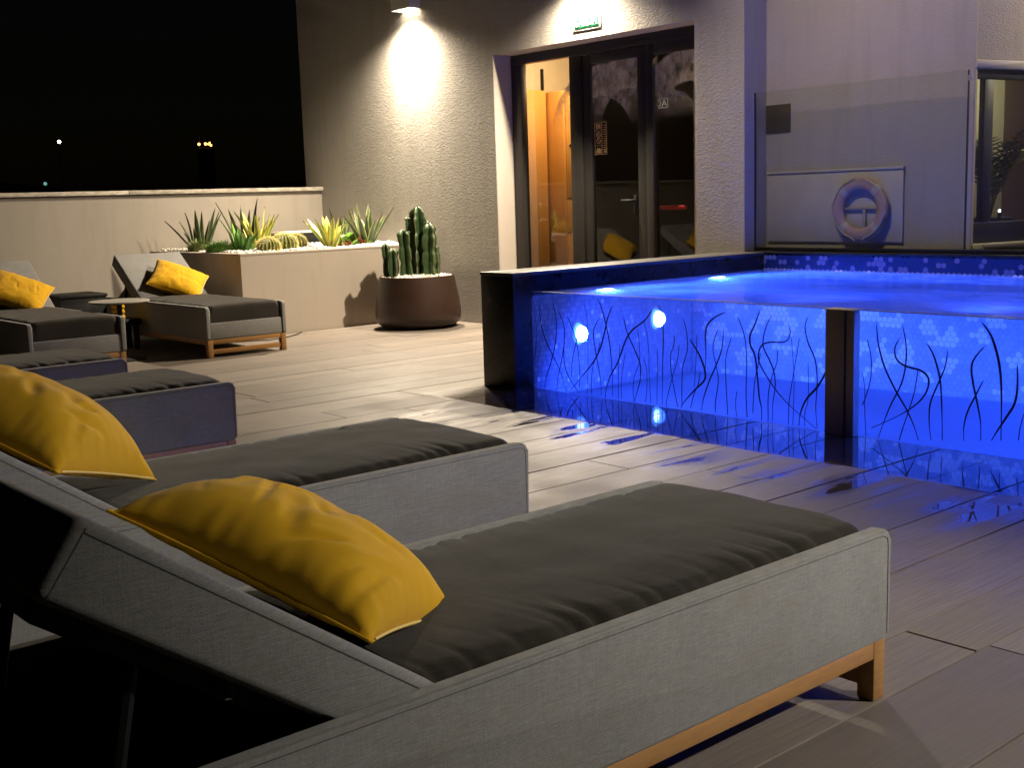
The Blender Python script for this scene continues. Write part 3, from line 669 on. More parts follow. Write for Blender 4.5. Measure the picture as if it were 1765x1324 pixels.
# clear front panels with printed weed blades
panL = wbox(pool, 'front_panel', (4.795, 4.817, 3.245, PY1-.002, -0.003, ZW+.004), M_PANELGLASS, 0.0015)
panR = wbox(pool, 'front_panel', (4.795, 4.817, PY0, 3.165, -0.003, ZW+.004), M_PANELGLASS, 0.0015)
M_EDGE_GLARE = simple('acrylic_edge_glare', (0.55, 0.62, 0.75), 0.25)  # pale strip paints lamp glare along the clear panels' top edges
for pn, ya, yb in ((panL, 3.287, PY1-.002), (panR, PY0, 3.122)):
    boxobj('panel_edge_glare', (4.796, 4.8165, ya, yb, ZW+.0045, ZW+.0075), M_EDGE_GLARE).parent = pn
BLADES = [
(1,[(5.393,0.444),(5.381,0.348),(5.395,0.242),(5.413,0.164)]),
(2,[(5.35,0.517),(5.341,0.406),(5.298,0.297),(5.237,0.21),(5.176,0.116),(5.129,0.009)]),
(2,[(5.228,0.527),(5.205,0.43),(5.216,0.295),(5.261,0.172),(5.307,0.072),(5.324,0.006)]),
(2,[(5.191,0.49),(5.143,0.418),(5.137,0.316),(5.162,0.204),(5.2,0.09),(5.213,0.006)]),
(2,[(5.142,0.269),(5.142,0.174),(5.108,0.098),(5.054,0.041),(5.021,0.008)]),
(1.5,[(5.107,0.459),(5.075,0.406),(5.049,0.346),(5.024,0.27),(5.012,0.139),(5.015,0.037)]),
(1.6,[(5.021,0.348),(5.046,0.284),(5.073,0.196),(5.081,0.101)]),
(1,[(4.96,0.535),(4.941,0.452),(4.937,0.315),(4.942,0.16),(4.955,0.011)]),
(2,[(4.839,0.464),(4.883,0.403),(4.89,0.341),(4.867,0.228),(4.843,0.123),(4.835,0.016)]),
(2.2,[(4.846,0.575),(4.811,0.497),(4.782,0.409),(4.758,0.305),(4.746,0.162),(4.745,0.018)]),
(3,[(4.731,0.542),(4.775,0.462),(4.804,0.37),(4.844,0.276),(4.905,0.194),(4.996,0.109),(5.088,0.025)]),
(1.4,[(4.837,0.326),(4.861,0.252),(4.9,0.179),(4.915,0.085),(4.916,0.015)]),
(3,[(4.431,0.531),(4.486,0.47),(4.576,0.414),(4.628,0.359),(4.671,0.274),(4.703,0.211),(4.757,0.139),(4.797,0.051),(4.803,0.006)]),
(2.2,[(4.65,0.483),(4.622,0.396),(4.568,0.304),(4.527,0.226),(4.527,0.138),(4.553,0.061),(4.575,0.006)]),
(1,[(4.68,0.322),(4.687,0.235),(4.696,0.152),(4.698,0.008)]),
(1,[(4.64,0.276),(4.657,0.2),(4.675,0.108),(4.672,0.011)]),
(1,[(4.541,0.416),(4.53,0.329),(4.532,0.233),(4.572,0.148),(4.583,0.072),(4.575,0.006)]),
(1,[(4.497,0.47),(4.472,0.399),(4.459,0.29),(4.459,0.166),(4.45,0.012)]),
(1,[(4.501,0.272),(4.476,0.186),(4.478,0.083),(4.489,0.015)]),
(1,[(4.396,0.317),(4.398,0.208),(4.404,0.01)]),
(2,[(4.382,0.562),(4.359,0.499),(4.351,0.392),(4.359,0.211),(4.365,0.007)]),
(1.6,[(4.273,0.404),(4.276,0.347),(4.301,0.288),(4.297,0.202),(4.279,0.118),(4.252,0.012)]),
(1.3,[(4.239,0.35),(4.249,0.278),(4.288,0.174),(4.318,0.085),(4.336,0.018),(4.324,0.006)]),
(1.6,[(4.205,0.493),(4.183,0.41),(4.181,0.326),(4.212,0.238),(4.221,0.138),(4.222,0.016)]),
(3.4,[(4.162,0.384),(4.12,0.338),(4.084,0.284),(4.06,0.224),(4.067,0.174),(4.131,0.118),(4.205,0.046),(4.229,0.011)]),
(2.8,[(3.916,0.546),(3.994,0.512),(4.043,0.468),(4.056,0.412),(4.053,0.322),(4.06,0.21)]),
(1.7,[(3.972,0.451),(3.999,0.388),(4.004,0.332),(3.982,0.251),(3.971,0.176),(3.99,0.07),(3.991,0.014)]),
(2.4,[(3.935,0.454),(3.947,0.351),(3.987,0.258),(4.031,0.177),(4.072,0.075),(4.086,0.013)]),
(1.6,[(3.884,0.413),(3.912,0.339),(3.923,0.27),(3.918,0.147),(3.909,0.009)]),
(1.6,[(4.094,0.214),(4.108,0.149),(4.14,0.089),(4.161,0.015)]),
(1,[(4.114,0.411),(4.12,0.303),(4.128,0.196),(4.135,0.132)]),
(1.8,[(3.844,0.527),(3.806,0.448),(3.789,0.362),(3.787,0.261),(3.79,0.126),(3.783,0.011)]),
(1,[(3.849,0.14),(3.858,0.07),(3.849,0.006)]),
(3.2,[(3.703,0.567),(3.733,0.493),(3.764,0.435),(3.761,0.382),(3.731,0.322),(3.707,0.13),(3.692,0.069),(3.692,0.006)]),
(2.2,[(3.632,0.544),(3.669,0.473),(3.683,0.388),(3.641,0.314),(3.617,0.263),(3.608,0.194),(3.622,0.1),(3.626,0.006)]),
(2.4,[(3.531,0.504),(3.52,0.46),(3.549,0.417),(3.641,0.408),(3.688,0.391),(3.709,0.355),(3.707,0.301),(3.65,0.221),(3.575,0.144),(3.483,0.077),(3.367,0.006)]),
(1.6,[(3.699,0.348),(3.716,0.277),(3.736,0.197),(3.747,0.039)]),
(1.6,[(3.596,0.371),(3.599,0.31),(3.627,0.239),(3.65,0.144),(3.651,0.006)]),
(1,[(3.513,0.438),(3.503,0.341),(3.495,0.22),(3.501,0.006)]),
(1.3,[(3.465,0.441),(3.485,0.335),(3.507,0.219),(3.525,0.111),(3.527,0.006)]),
(2,[(3.418,0.548),(3.433,0.495),(3.415,0.422),(3.375,0.344),(3.361,0.241),(3.368,0.105),(3.358,0.006)]),
(3.2,[(3.296,0.379),(3.313,0.29),(3.36,0.211),(3.421,0.145),(3.456,0.073),(3.465,0.006)]),
(1,[(3.414,0.326),(3.412,0.153),(3.43,0.076),(3.431,0.007)]),
(1.6,[(3.089,0.46),(3.068,0.376),(3.068,0.283),(3.087,0.209),(3.11,0.149)]),
(1,[(3.114,0.307),(3.099,0.23),(3.098,0.136),(3.089,0.006)]),
(2.6,[(3.043,0.54),(3.031,0.442),(2.997,0.339),(2.94,0.239),(2.885,0.16),(2.845,0.088),(2.819,0.02)]),
(2.8,[(2.922,0.481),(2.946,0.428),(2.935,0.379),(2.889,0.352),(2.813,0.338),(2.776,0.303),(2.788,0.24),(2.839,0.179),(2.93,0.116),(3.06,0.047)]),
(2.2,[(2.91,0.538),(2.891,0.452),(2.89,0.362),(2.91,0.27),(2.962,0.166),(2.996,0.083),(3.023,0.006)]),
(1.6,[(2.829,0.34),(2.844,0.241),(2.869,0.155),(2.898,0.067),(2.916,0.008)]),
(2.6,[(2.79,0.466),(2.759,0.421),(2.736,0.362),(2.719,0.295),(2.709,0.18),(2.703,0.037)]),
(2.2,[(2.687,0.443),(2.699,0.365),(2.73,0.287),(2.765,0.195),(2.768,0.104),(2.757,0.029)]),
(2.8,[(2.516,0.473),(2.562,0.416),(2.576,0.369),(2.566,0.303),(2.546,0.225),(2.528,0.141),(2.525,0.059)]),
(2.2,[(2.52,0.324),(2.551,0.258),(2.587,0.181),(2.603,0.111),(2.602,0.049)]),
(3.4,[(2.536,0.573),(2.494,0.52),(2.464,0.444),(2.446,0.361),(2.437,0.244),(2.434,0.071)]),
(3,[(2.375,0.412),(2.37,0.316),(2.38,0.237),(2.418,0.167),(2.456,0.103),(2.476,0.066)]),
(1.4,[(2.336,0.203),(2.351,0.143),(2.358,0.082)])
]
def catmull(P, n=6):
    out = []
    for i in range(len(P)-1):
        p0, p1, p2, p3 = P[max(i-1, 0)], P[i], P[i+1], P[min(i+2, len(P)-1)]
        for k in range(n):
            t = k/n
            out.append(tuple(0.5*(2*b + (c-a)*t + (2*a-5*b+4*c-d)*t*t + (3*b-a-3*c+d)*t**3) for a, b, c, d in zip(p0, p1, p2, p3)))
    return out + [P[-1]]
for w, pts in BLADES:
    C = catmull([tuple(p) for p in pts]); n = len(C); bm = bmesh.new(); prev = None
    for i, (y, z) in enumerate(C):
        a = C[max(i-1, 0)]; b = C[min(i+1, n-1)]; dy, dz = b[0]-a[0], b[1]-a[1]; ln = math.hypot(dy, dz) or 1
        t = i/(n-1); prof = 0.35 + 0.65*math.sin(math.pi*min(1, max(0, (t*1.15))))**0.7 if w > 1.8 else 0.8
        hw = w*0.0017*max(.22, prof)*(1 if t > .04 else .5)
        ny, nz = -dz/ln*hw, dy/ln*hw
        x = 4.7925
        cur = [bm.verts.new((x, y+ny, max(.004, z+nz))), bm.verts.new((x, y-ny, max(.004, z-nz))), bm.verts.new((x+.0018, y-ny, max(.004, z-nz))), bm.verts.new((x+.0018, y+ny, max(.004, z+nz)))]
        if prev:
            for k in range(4): bm.faces.new((prev[k], prev[(k+1) % 4], cur[(k+1) % 4], cur[k]))
        prev = cur
    o = finish(bm, 'weed_blade', M_BLADE, smooth=0); o.parent = panL if pts[0][0] > 3.2 else panR
# steel post between the panels
post = tag(empty('panel_post', (4.78, 3.205, 0)), 'brushed steel box post between the two clear pool panels', 'post')
wbox(post, 'post_face', (4.735, 4.794, 3.177, 3.279, 0.0, ZW+.004), M_STEEL, 0.004)
wbox(post, 'post_strip', (4.745, 4.794, 3.128, 3.172, 0.0, ZW+.002), M_STEEL, 0.004)
wbox(post, 'post_core', (4.76, 4.7935, 3.172, 3.177, 0.0, ZW-.002), M_BLACK)
wbox(post, 'post_cap', (4.731, 4.82, 3.124, 3.283, ZW+.0045, ZW+.010), M_STEEL, 0.002)

# ---- glass fence along the back edge of the pool
gf = tag(empty('glass_fence', (7.2, 3.9, .716)), 'frameless glass fence panels standing on the back edge of the pool', 'glass fence')
wbox(gf, 'base_channel', (7.175, 7.225, -0.1, 5.602, 0.7165, 0.742), M_CHANNEL, 0.002)
p1 = wbox(gf, 'glass_panel', (7.195, 7.205, 3.945, 5.602, 0.722, 1.866), M_FENCEGLASS)
p2 = wbox(gf, 'glass_panel', (7.195, 7.205, 2.0, 3.905, 0.722, 1.874), M_FENCEGLASS)
wbox(gf, 'edge_seal', (7.194, 7.206, 5.603, 5.609, 0.743, 1.866), M_BLACK)
wbox(gf, 'edge_seal', (7.194, 7.206, 3.936, 3.944, 0.743, 1.866), M_BLACK)
bm = bmesh.new(); tube(bm, [(7.19, 3.925, 1.80), (7.19, 3.925, 1.83)], .012, 8); wp(finish(bm, 'clip', M_STEEL), gf)
pq = tag(empty('depth_plaque', (7.3365, 5.506, 1.675)), 'square dark bronze depth plaque fixed at the left of the glass fence', 'plaque')
bm = bmesh.new(); box(bm, -.0035, .0035, -.112, .112, -.103, .103, .001); finish(bm, 'plate', M_PLAQUE, pq)
me = text_mesh('1.25m', 0.062, 1.0, .0006); me.materials.append(M_PLAQTXT)
o = link('engraved_text', me, pq); o.location = (-.0045, 0, 0); o.rotation_euler = Matrix(((0,0,-1),(-1,0,0),(0,1,0))).to_euler()
# faint mark in the glass, built as solid board and lifebuoy with washed-out colours
bd = tag(empty('wall_board', (7.33, 5.0, 1.05)), 'pale flat board made for a faint pale mark in the glass fence', 'board')
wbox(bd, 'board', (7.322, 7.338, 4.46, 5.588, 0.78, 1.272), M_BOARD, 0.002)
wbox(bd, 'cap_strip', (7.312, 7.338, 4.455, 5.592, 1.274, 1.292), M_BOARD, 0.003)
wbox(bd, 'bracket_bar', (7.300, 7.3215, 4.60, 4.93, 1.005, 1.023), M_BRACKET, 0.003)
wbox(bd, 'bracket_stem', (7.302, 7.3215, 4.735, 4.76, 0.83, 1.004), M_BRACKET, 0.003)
rg = tag(empty('lifebuoy', (7.285, 4.768, 1.01)), 'orange lifebuoy behind the glass fence, its washed-out look put into the colours', 'lifebuoy')
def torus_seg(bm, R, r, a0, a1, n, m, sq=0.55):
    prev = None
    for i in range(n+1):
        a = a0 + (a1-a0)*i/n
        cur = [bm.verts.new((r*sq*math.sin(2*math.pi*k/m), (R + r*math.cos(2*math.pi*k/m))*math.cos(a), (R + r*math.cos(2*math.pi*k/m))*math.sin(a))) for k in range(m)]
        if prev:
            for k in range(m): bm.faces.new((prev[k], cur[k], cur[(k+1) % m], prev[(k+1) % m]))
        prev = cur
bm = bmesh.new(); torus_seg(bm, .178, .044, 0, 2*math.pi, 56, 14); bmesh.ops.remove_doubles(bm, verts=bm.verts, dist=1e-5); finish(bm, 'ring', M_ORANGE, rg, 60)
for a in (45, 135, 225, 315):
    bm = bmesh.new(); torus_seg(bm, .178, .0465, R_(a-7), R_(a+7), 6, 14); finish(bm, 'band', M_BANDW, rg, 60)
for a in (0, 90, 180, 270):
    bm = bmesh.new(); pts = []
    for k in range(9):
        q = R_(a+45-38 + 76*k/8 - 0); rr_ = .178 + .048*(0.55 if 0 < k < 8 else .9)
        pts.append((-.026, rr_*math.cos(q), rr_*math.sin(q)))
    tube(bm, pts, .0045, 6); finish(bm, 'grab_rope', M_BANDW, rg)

# ================================================================== loungers
def cushion_mesh(x0, x1, hw, z0, z1, seed, name, parent):
    nx, ny = 190, 64; bm = bmesh.new(); grid = []
    for i in range(nx+1):
        row = []
        for j in range(ny+1):
            u, v = i/nx, j/ny
            x = x0 + (x1-x0)*u; y = -hw + 2*hw*v
            ex = min(x-x0+0.03, x1-x); ey = min(hw-abs(y), 1)
            rx = max(0, 1-ex/.045); ry = max(0, 1-ey/.040)
            e = min(1, math.hypot(rx, ry))
            drop = (1-math.sqrt(max(0, 1-e*e)))*.042
            crown = .020*(1-(y/hw)**4)*(1-max(0, 1-(x1-x)/.25)**2*0.4)
            wr = noise.noise((x*30+seed+y*9*(1 if y < 0 else -1), y*3.5, seed)); wr2 = noise.noise((x*9+seed, y*9, 4.2))
            k = math.exp(-ey/.058)
            fold = -max(0, wr-.05)*.036*k*(.35+.9*max(0, noise.noise((x*3.1+seed, 2.2, y*2))+.35)) + wr2*.003
            row.append(bm.verts.new((x, y + (0.010*wr*k*(1 if y < 0 else -1)), z1 - drop + crown + fold)))
        grid.append(row)
    for i in range(nx):
        for j in range(ny): bm.faces.new((grid[i][j], grid[i+1][j], grid[i+1][j+1], grid[i][j+1]))
    ring = [grid[i][0] for i in range(nx+1)] + [grid[nx][j] for j in range(1, ny+1)] + [grid[i][ny] for i in range(nx-1, -1, -1)] + [grid[0][j] for j in range(ny-1, 0, -1)]
    low = [bm.verts.new((v.co.x, v.co.y, z0)) for v in ring]; n = len(ring)
    for k in range(n): bm.faces.new((ring[k], low[k], low[(k+1) % n], ring[(k+1) % n]))
    bm.faces.new(low)
    return finish(bm, name, M_CUSH, parent, 60)
def panel_profile(bm, x0, x1, z0, z1, y0, y1, rfoot):
    pts = [(x0, z0), (x1-.012, z0), (x1, z0+.012)]
    for k in range(7):
        a = R_(90*k/6); pts.append((x1-rfoot+rfoot*math.cos(a), z1-rfoot+rfoot*math.sin(a)))
    pts += [(x0+.02, z1), (x0, z1-.02)]
    va = [bm.verts.new((x, y0, z)) for x, z in pts]; vb = [bm.verts.new((x, y1, z)) for x, z in pts]
    n = len(pts)
    fs = [bm.faces.new(va), bm.faces.new(vb[::-1])]
    for k in range(n): bm.faces.new((va[k], vb[k], vb[(k+1) % n], va[(k+1) % n]))
    ed = [e for f in fs for e in f.edges]
    bmesh.ops.bevel(bm, geom=ed, offset=.008, segments=3, profile=.5, affect='EDGES')
    bmesh.ops.recalc_face_normals(bm, faces=bm.faces)
HX, HZ, BANG, BLEN, BTH = -0.245, 0.392, 35.5, 0.665, 0.118
MB = Matrix.Translation((HX, 0, HZ)) @ Matrix.Rotation(R_(BANG), 4, 'Y')    # local -x runs up the slope
def make_lounger(label, loc, rz, seed):
    t = tag(empty('sun_lounger', loc, rz), label, 'sun lounger', 'grey sun loungers with charcoal cushions')
    for s in (-1, 1):
        bm = bmesh.new(); y0, y1 = (-.35, -.315) if s < 0 else (.315, .35)
        panel_profile(bm, -.985, 1.0, .142, .398, y0, y1, .024)
        sp = finish(bm, 'side_panel', M_SHELL, t, 40)
        bm = bmesh.new(); yo = s*.3503
        tube(bm, [(-.97, yo, .386), (.966, yo, .386), (.984, yo, .378), (.988, yo, .36), (.988, yo, .155)], .0011, 5); finish(bm, 'hem_stitch', M_SEAM, sp)
    boxobj('foot_panel', (.962, .992, -.3145, .3145, .142, .272), M_SHELL, t, .008, 3)
    boxobj('seat_board', (-.97, .961, -.3145, .3145, .20, .235), M_BLACK, t)
    cushion_mesh(HX-.03, .985, .312, .237, .402, seed, 'seat_cushion', t)
    bm = bmesh.new(); box(bm, -BLEN, 0.02, -.311, .311, -BTH, 0.0, .016, 4, MB); bk = finish(bm, 'backrest', M_SHELL, t)
    for s in (-1, 1):
        bm = bmesh.new(); y = .3105*s
        tube(bm, [MB @ Vector(p) for p in ((0.005, y, -.018), (-BLEN+.02, y, -.018))], .0016, 5)
        tube(bm, [MB @ Vector(p) for p in ((-BLEN+.0185, y, -.012), (-BLEN+.0185, y, -BTH+.012))], .0016, 5)
        finish(bm, 'seam', M_SEAM, bk)
    bm = bmesh.new()
    for y in (-.27, .23): box(bm, -BLEN+.03, -.02, y, y+.04, -BTH-.03, -BTH-.001, .002, 1, MB)
    for x in (-BLEN+.03, -.30): box(bm, x, x+.04, -.2299, .2299, -BTH-.03, -BTH-.001, .002, 1, MB)
    fr = finish(bm, 'back_frame', M_BLACK, t)
    for y in (-.245, .245):
        bm = bmesh.new(); top = MB @ Vector((-.47, y, -BTH-.02)); tube(bm, [top, (-.78, y, .21)], .012, 8); finish(bm, 'strut', M_BLACK, t)
    bm = bmesh.new(); bmesh.ops.create_cone(bm, segments=6, radius1=.010, radius2=.010, depth=.02, matrix=MB @ Matrix.Translation((-.33, -.282, -BTH-.016)) @ Matrix.Rotation(R_(90), 4, 'X')); finish(bm, 'bolt', M_STEEL, t)
    for y0, y1 in ((-.344, -.30), (.30, .344)):
        boxobj('side_rail', (-.93, .948, y0, y1, .101, .141), M_TEAK, t, .003)
        for x in (-.975, .9485): boxobj('leg', (x, x+.044, y0, y1, 0, .141), M_TEAK, t, .003)
    boxobj('end_rail', (.951, .989, -.2995, .2995, .104, .141), M_TEAK, t, .003)
    boxobj('end_rail', (-.97, -.934, -.2995, .2995, .104, .141), M_TEAK, t, .003)
    boxobj('stretcher', (.955, .985, -.2995, .2995, .028, .064), M_TEAK, t, .003)
    return t
make_lounger('nearest grey sun lounger filling the foreground, seen from its side', (1.31, 1.77, 0), 0, 1.3)
def copy_lounger(src, label, loc, rz):
    r = src.copy(); COL.objects.link(r); r.location = loc; r.rotation_euler = (0, 0, rz); r['label'] = label
    for ch in list(src.children):
        c = ch.copy(); COL.objects.link(c); c.parent = r
        for g in ch.children:
            d = g.copy(); COL.objects.link(d); d.parent = c
    return r
src = [o for o in COL.objects if o.name == 'sun_lounger'][0]
make_lounger('second nearest sun lounger, directly behind the foreground one, its pillow cut by the left edge', (1.40, 3.10, 0), 0, 8.7)
copy_lounger(src, 'third lounger back in the row, only its dark foot half showing beyond the second', (1.425, 5.07, 0), 0)
copy_lounger(src, 'fourth lounger back in the row, mostly hidden, a low dark cushion beyond the third', (1.46, 6.31, 0), 0)
copy_lounger(src, 'sun lounger facing the camera right beside the planter with its back to the parapet', (4.51, 9.50, 0), R_(-90))
copy_lounger(src, 'sun lounger facing the camera at the far left edge, cut off by the frame', (3.125, 9.40, 0), R_(-90))

def pillow(label, M, L=.58, W=.42, T=.17, seed=0.0, sag=0.0, up=.5, ck=1.0):
    t = tag(empty('yellow_pillow', M.to_translation()), label, 'pillow', 'yellow pillows on the loungers')
    t.rotation_euler = M.to_euler()
    bm = bmesh.new(); nx, ny = 112, 80; top, bot = [], []; qr = random.Random(int(seed*10)); CR = [(qr.uniform(-.8, .85), qr.uniform(-.75, .1), qr.uniform(.7, 2.2), qr.uniform(.12, .30), ck*qr.uniform(.004, .010), qr.uniform(.05, .10)) for _ in range(12)]
    def pt(u, v, s):
        a, b = 2*u-1, 2*v-1
        x = a*L/2*(1-.075*(1-b*b)*a*a - .02*b*b); y = b*W/2*(1-.085*(1-a*a)*b*b)
        prof = max(0, (1-abs(a)**2.8))**.55*max(0, (1-abs(b)**2.6))**.52
        e = min(1-abs(a), (1-abs(b)))
        k = math.exp(-e/.20)*min(1, e/.03)
        w = noise.noise((a*3.5+seed, b*3.5, s*3+seed)); w2 = noise.noise((a*10+seed, b*2.2, s+seed*2)); w3 = noise.noise((a*2.4, b*9+seed, s*2.0))
        fl = (w2*(.25+.75*abs(b)**2) + w3*abs(a)**3)*.0075*k + w*.006*prof
        q = noise.noise((a*6.3+b*1.6+seed, b*1.2-a*.6, 9.1+s))
        m = max(0, noise.noise((a*2.1+seed*3, b*2.1, 5.5)) + .12)
        cre = -max(0, q-.16)*.05*ck*m*prof
        if s > 0:
            for a0, b0, an, ln, dp, wd in CR:
                da, db = a-a0, (b-b0)*W/L*1.3; pa = da*math.cos(an)+db*math.sin(an); pp = -da*math.sin(an)+db*math.cos(an)
                g2 = (pp/wd)**2
                cre -= dp*(1-1.2*g2)*math.exp(-g2)*math.exp(-(pa/ln)**2)*min(1, e/.12)
        tt = T*(up if s > 0 else 1-up)
        return Vector((x, y, s*tt*prof + (fl + cre)*s*(1 if s > 0 else .5) - sag*a*a))
    for s, store in ((1, top), (-1, bot)):
        for i in range(nx+1):
            row = []
            for j in range(ny+1):
                if s < 0 and (i in (0, nx) or j in (0, ny)): row.append(top[i][j]); continue
                row.append(bm.verts.new(pt(i/nx, j/ny, s)))
            store.append(row)
    for i in range(nx):
        for j in range(ny):
            bm.faces.new((top[i][j], top[i+1][j], top[i+1][j+1], top[i][j+1]))
            bm.faces.new((bot[i][j], bot[i][j+1], bot[i+1][j+1], bot[i+1][j]))
    edge = [top[nx][j].co.copy() for j in range(ny+1)]
    rest = [top[i][0].co.copy() for i in range(nx+1)] + [c.copy() for c in edge[1:]] + [top[i][ny].co.copy() for i in range(nx-1, -1, -1)] + [top[0][j].co.copy() for j in range(ny-1, -1, -1)]
    finish(bm, 'pillow_cover', M_YEL, t, 80)
    bm = bmesh.new(); tube(bm, rest, .0032, 6, False); finish(bm, 'seam', M_YEL, t, 80)
    bm = bmesh.new(); tube(bm, [e + Vector((.002, 0, .0025)) for e in edge[3:-3]], .0026, 6); finish(bm, 'zip_edge', M_YSEAM, t, 80)
    return t
def frame_m(c, xd, nd):
    x = Vector(xd).normalized(); z = Vector(nd); z = (z - x*z.dot(x)).normalized(); y = z.cross(x)
    return Matrix(((x.x, y.x, z.x, c[0]), (x.y, y.y, z.y, c[1]), (x.z, y.z, z.z, c[2]), (0, 0, 0, 1)))
pillow('big creased yellow pillow on the nearest lounger in the foreground', frame_m((1.028, 1.830, .512), (.44, -.82, -.34), (.42, -.24, .86)), .53, .42, .158, 1.7, 0, .80)
pillow('big yellow pillow on the second lounger, cut off by the left edge of the picture', frame_m((1.015, 3.19, .575), (.44, -.84, -.32), (.42, -.20, .86)), .60, .42, .20, 5.1, 0, .80)
pillow('bright yellow pillow tilted on the far lounger beside the planter', frame_m((4.575, 9.83, .545), (.80, -.45, -.36), (0.0, -.60, .80)), .47, .40, .16, 2.9, 0, .5, .3)
pillow('bright yellow pillow on the far left lounger, half cut off by the frame edge', frame_m((3.17, 9.73, .545), (.80, -.45, -.36), (0.0, -.60, .80)), .47, .40, .16, 7.7, 0, .5, .3)

# ---- side table and small things between the far loungers
t = tag(empty('side_table', (3.70, 9.03, 0)), 'round thin topped grey side table between the two far loungers', 'side table')
bm = bmesh.new(); lathe(bm, [(.215, .452), (.230, .456), (.230, .464), (.226, .467)], 40); finish(bm, 'table_top', M_TABLE, t)
bm = bmesh.new(); lathe(bm, [(.12, .440), (.10, .451)], 20); finish(bm, 'top_plate', M_BLACK, t)
bm = bmesh.new(); tube(bm, [(0, 0, .012), (0, 0, .439)], .02, 12); finish(bm, 'stem', M_BLACK, t)
bm = bmesh.new(); lathe(bm, [(.17, 0), (.17, .008), (.03, .0118)], 32); finish(bm, 'foot_plate', M_BLACK, t)
t = tag(empty('storage_cube', (3.83, 10.3, 0)), 'low dark storage box on the deck behind the round side table', 'box')
boxobj('box_body', (-.20, .20, -.2, .2, 0, .43), M_BLACK, t, .006); boxobj('lid', (-.21, .21, -.21, .21, .431, .46), M_BLACK, t, .006)
t = tag(empty('low_stool', (3.97, 9.72, 0)), 'low dark stool half hidden behind the round side table', 'stool')
boxobj('stool_seat', (-.15, .15, -.12, .12, .21, .26), M_BLACK, t, .01)
for sx in (-.11, .11):
    for sy in (-.08, .08): boxobj('leg', (sx-.02, sx+.02, sy-.02, sy+.02, 0, .209), M_BLACK, t, .003)
t = tag(empty('folded_towel', (3.97, 9.72, .261)), 'small yellow folded towel under the edge of the round side table top', 'towel')
for k in range(3): boxobj('fold', (-.035, .035, -.07, .07, .001+k*.042, .041+k*.042), M_YEL, t, .016, 3)
t = tag(empty('cable', (5.0, 9.3, 0)), 'thin dark cable lying on the deck by the far lounger and planter', 'cable')
bm = bmesh.new(); tube(bm, [(x-5.0, y-9.3, .006) for x, y in ((4.75, 9.35), (4.95, 9.30), (5.10, 9.22), (5.3, 9.28), (5.5, 9.42), (5.62, 9.56))], .005, 6); finish(bm, 'cable_run', M_BLACK, t)

# ================================================================== planter and plants
pl = tag(empty('planter', (6.1, 10.5, 0)), 'long built in rendered planter box filled with white pebbles and desert plants', 'planter')
ZP = 0.728
wbox(pl, 'planter_wall', (5.062, 7.078, 9.59, 9.67, -0.03, ZP), M_PLANTER)
wbox(pl, 'planter_wall', (5.062, 5.142, 9.6705, 11.443, -0.03, ZP), M_PLANTER)
wbox(pl, 'planter_rim', (5.056, 7.077, 9.584, 9.675, ZP+.0005, ZP+.020), M_PLANTER, .003)
wbox(pl, 'planter_rim', (5.056, 5.147, 9.6755, 11.442, ZP+.0005, ZP+.020), M_PLANTER, .003)
wbox(pl, 'soil', (5.143, 7.077, 9.671, 11.442, 0.2, ZP-.012), M_SOIL)
def pebbles(name, cx, cy, hx, hy, z, n, r0, r1, parent, seed, disc=None, mound=0.0):
    rd = random.Random(seed); vs, fs = [], []
    bm = bmesh.new(); bmesh.ops.create_icosphere(bm, subdivisions=1, radius=1); bv = [v.co.copy() for v in bm.verts]; bf = [[v.index for v in f.verts] for f in bm.faces]; bm.free()
    for k in range(n):
        if disc:
            a = rd.uniform(0, 2*math.pi); q = disc*math.sqrt(rd.random()); x, y = cx+q*math.cos(a), cy+q*math.sin(a); zz = z + mound*(1-(q/disc)**2)
        else:
            x, y = cx+rd.uniform(-hx, hx), cy+rd.uniform(-hy, hy); zz = z + mound*(.5+.5*noise.noise((x*2, y*2, 0)))
        r = rd.uniform(r0, r1); E = Euler((rd.uniform(0, 6), rd.uniform(0, 6), rd.uniform(0, 6))).to_matrix(); sc = Vector((r, r*rd.uniform(.6, .9), r*rd.uniform(.5, .8)))
        b = len(vs); dz = rd.uniform(-.3, .6)*r
        for v in bv:
            w = E @ Vector((v.x*sc.x, v.y*sc.y, v.z*sc.z)); vs.append((w.x+x, w.y+y, w.z+zz+dz))
        fs += [[i+b for i in f] for f in bf]
    me = bpy.data.meshes.new(name); me.from_pydata(vs, [], fs); me.materials.append(M_PEB); me.update()
    me.polygons.foreach_set('use_smooth', [True]*len(me.polygons))
    o = link(name, me); wp(o, parent); tag(o, kind='stuff'); return o
pebbles('pebbles', 6.11, 10.55, .955, .87, ZP-.005, 6500, .012, .023, pl, 4, mound=.034)

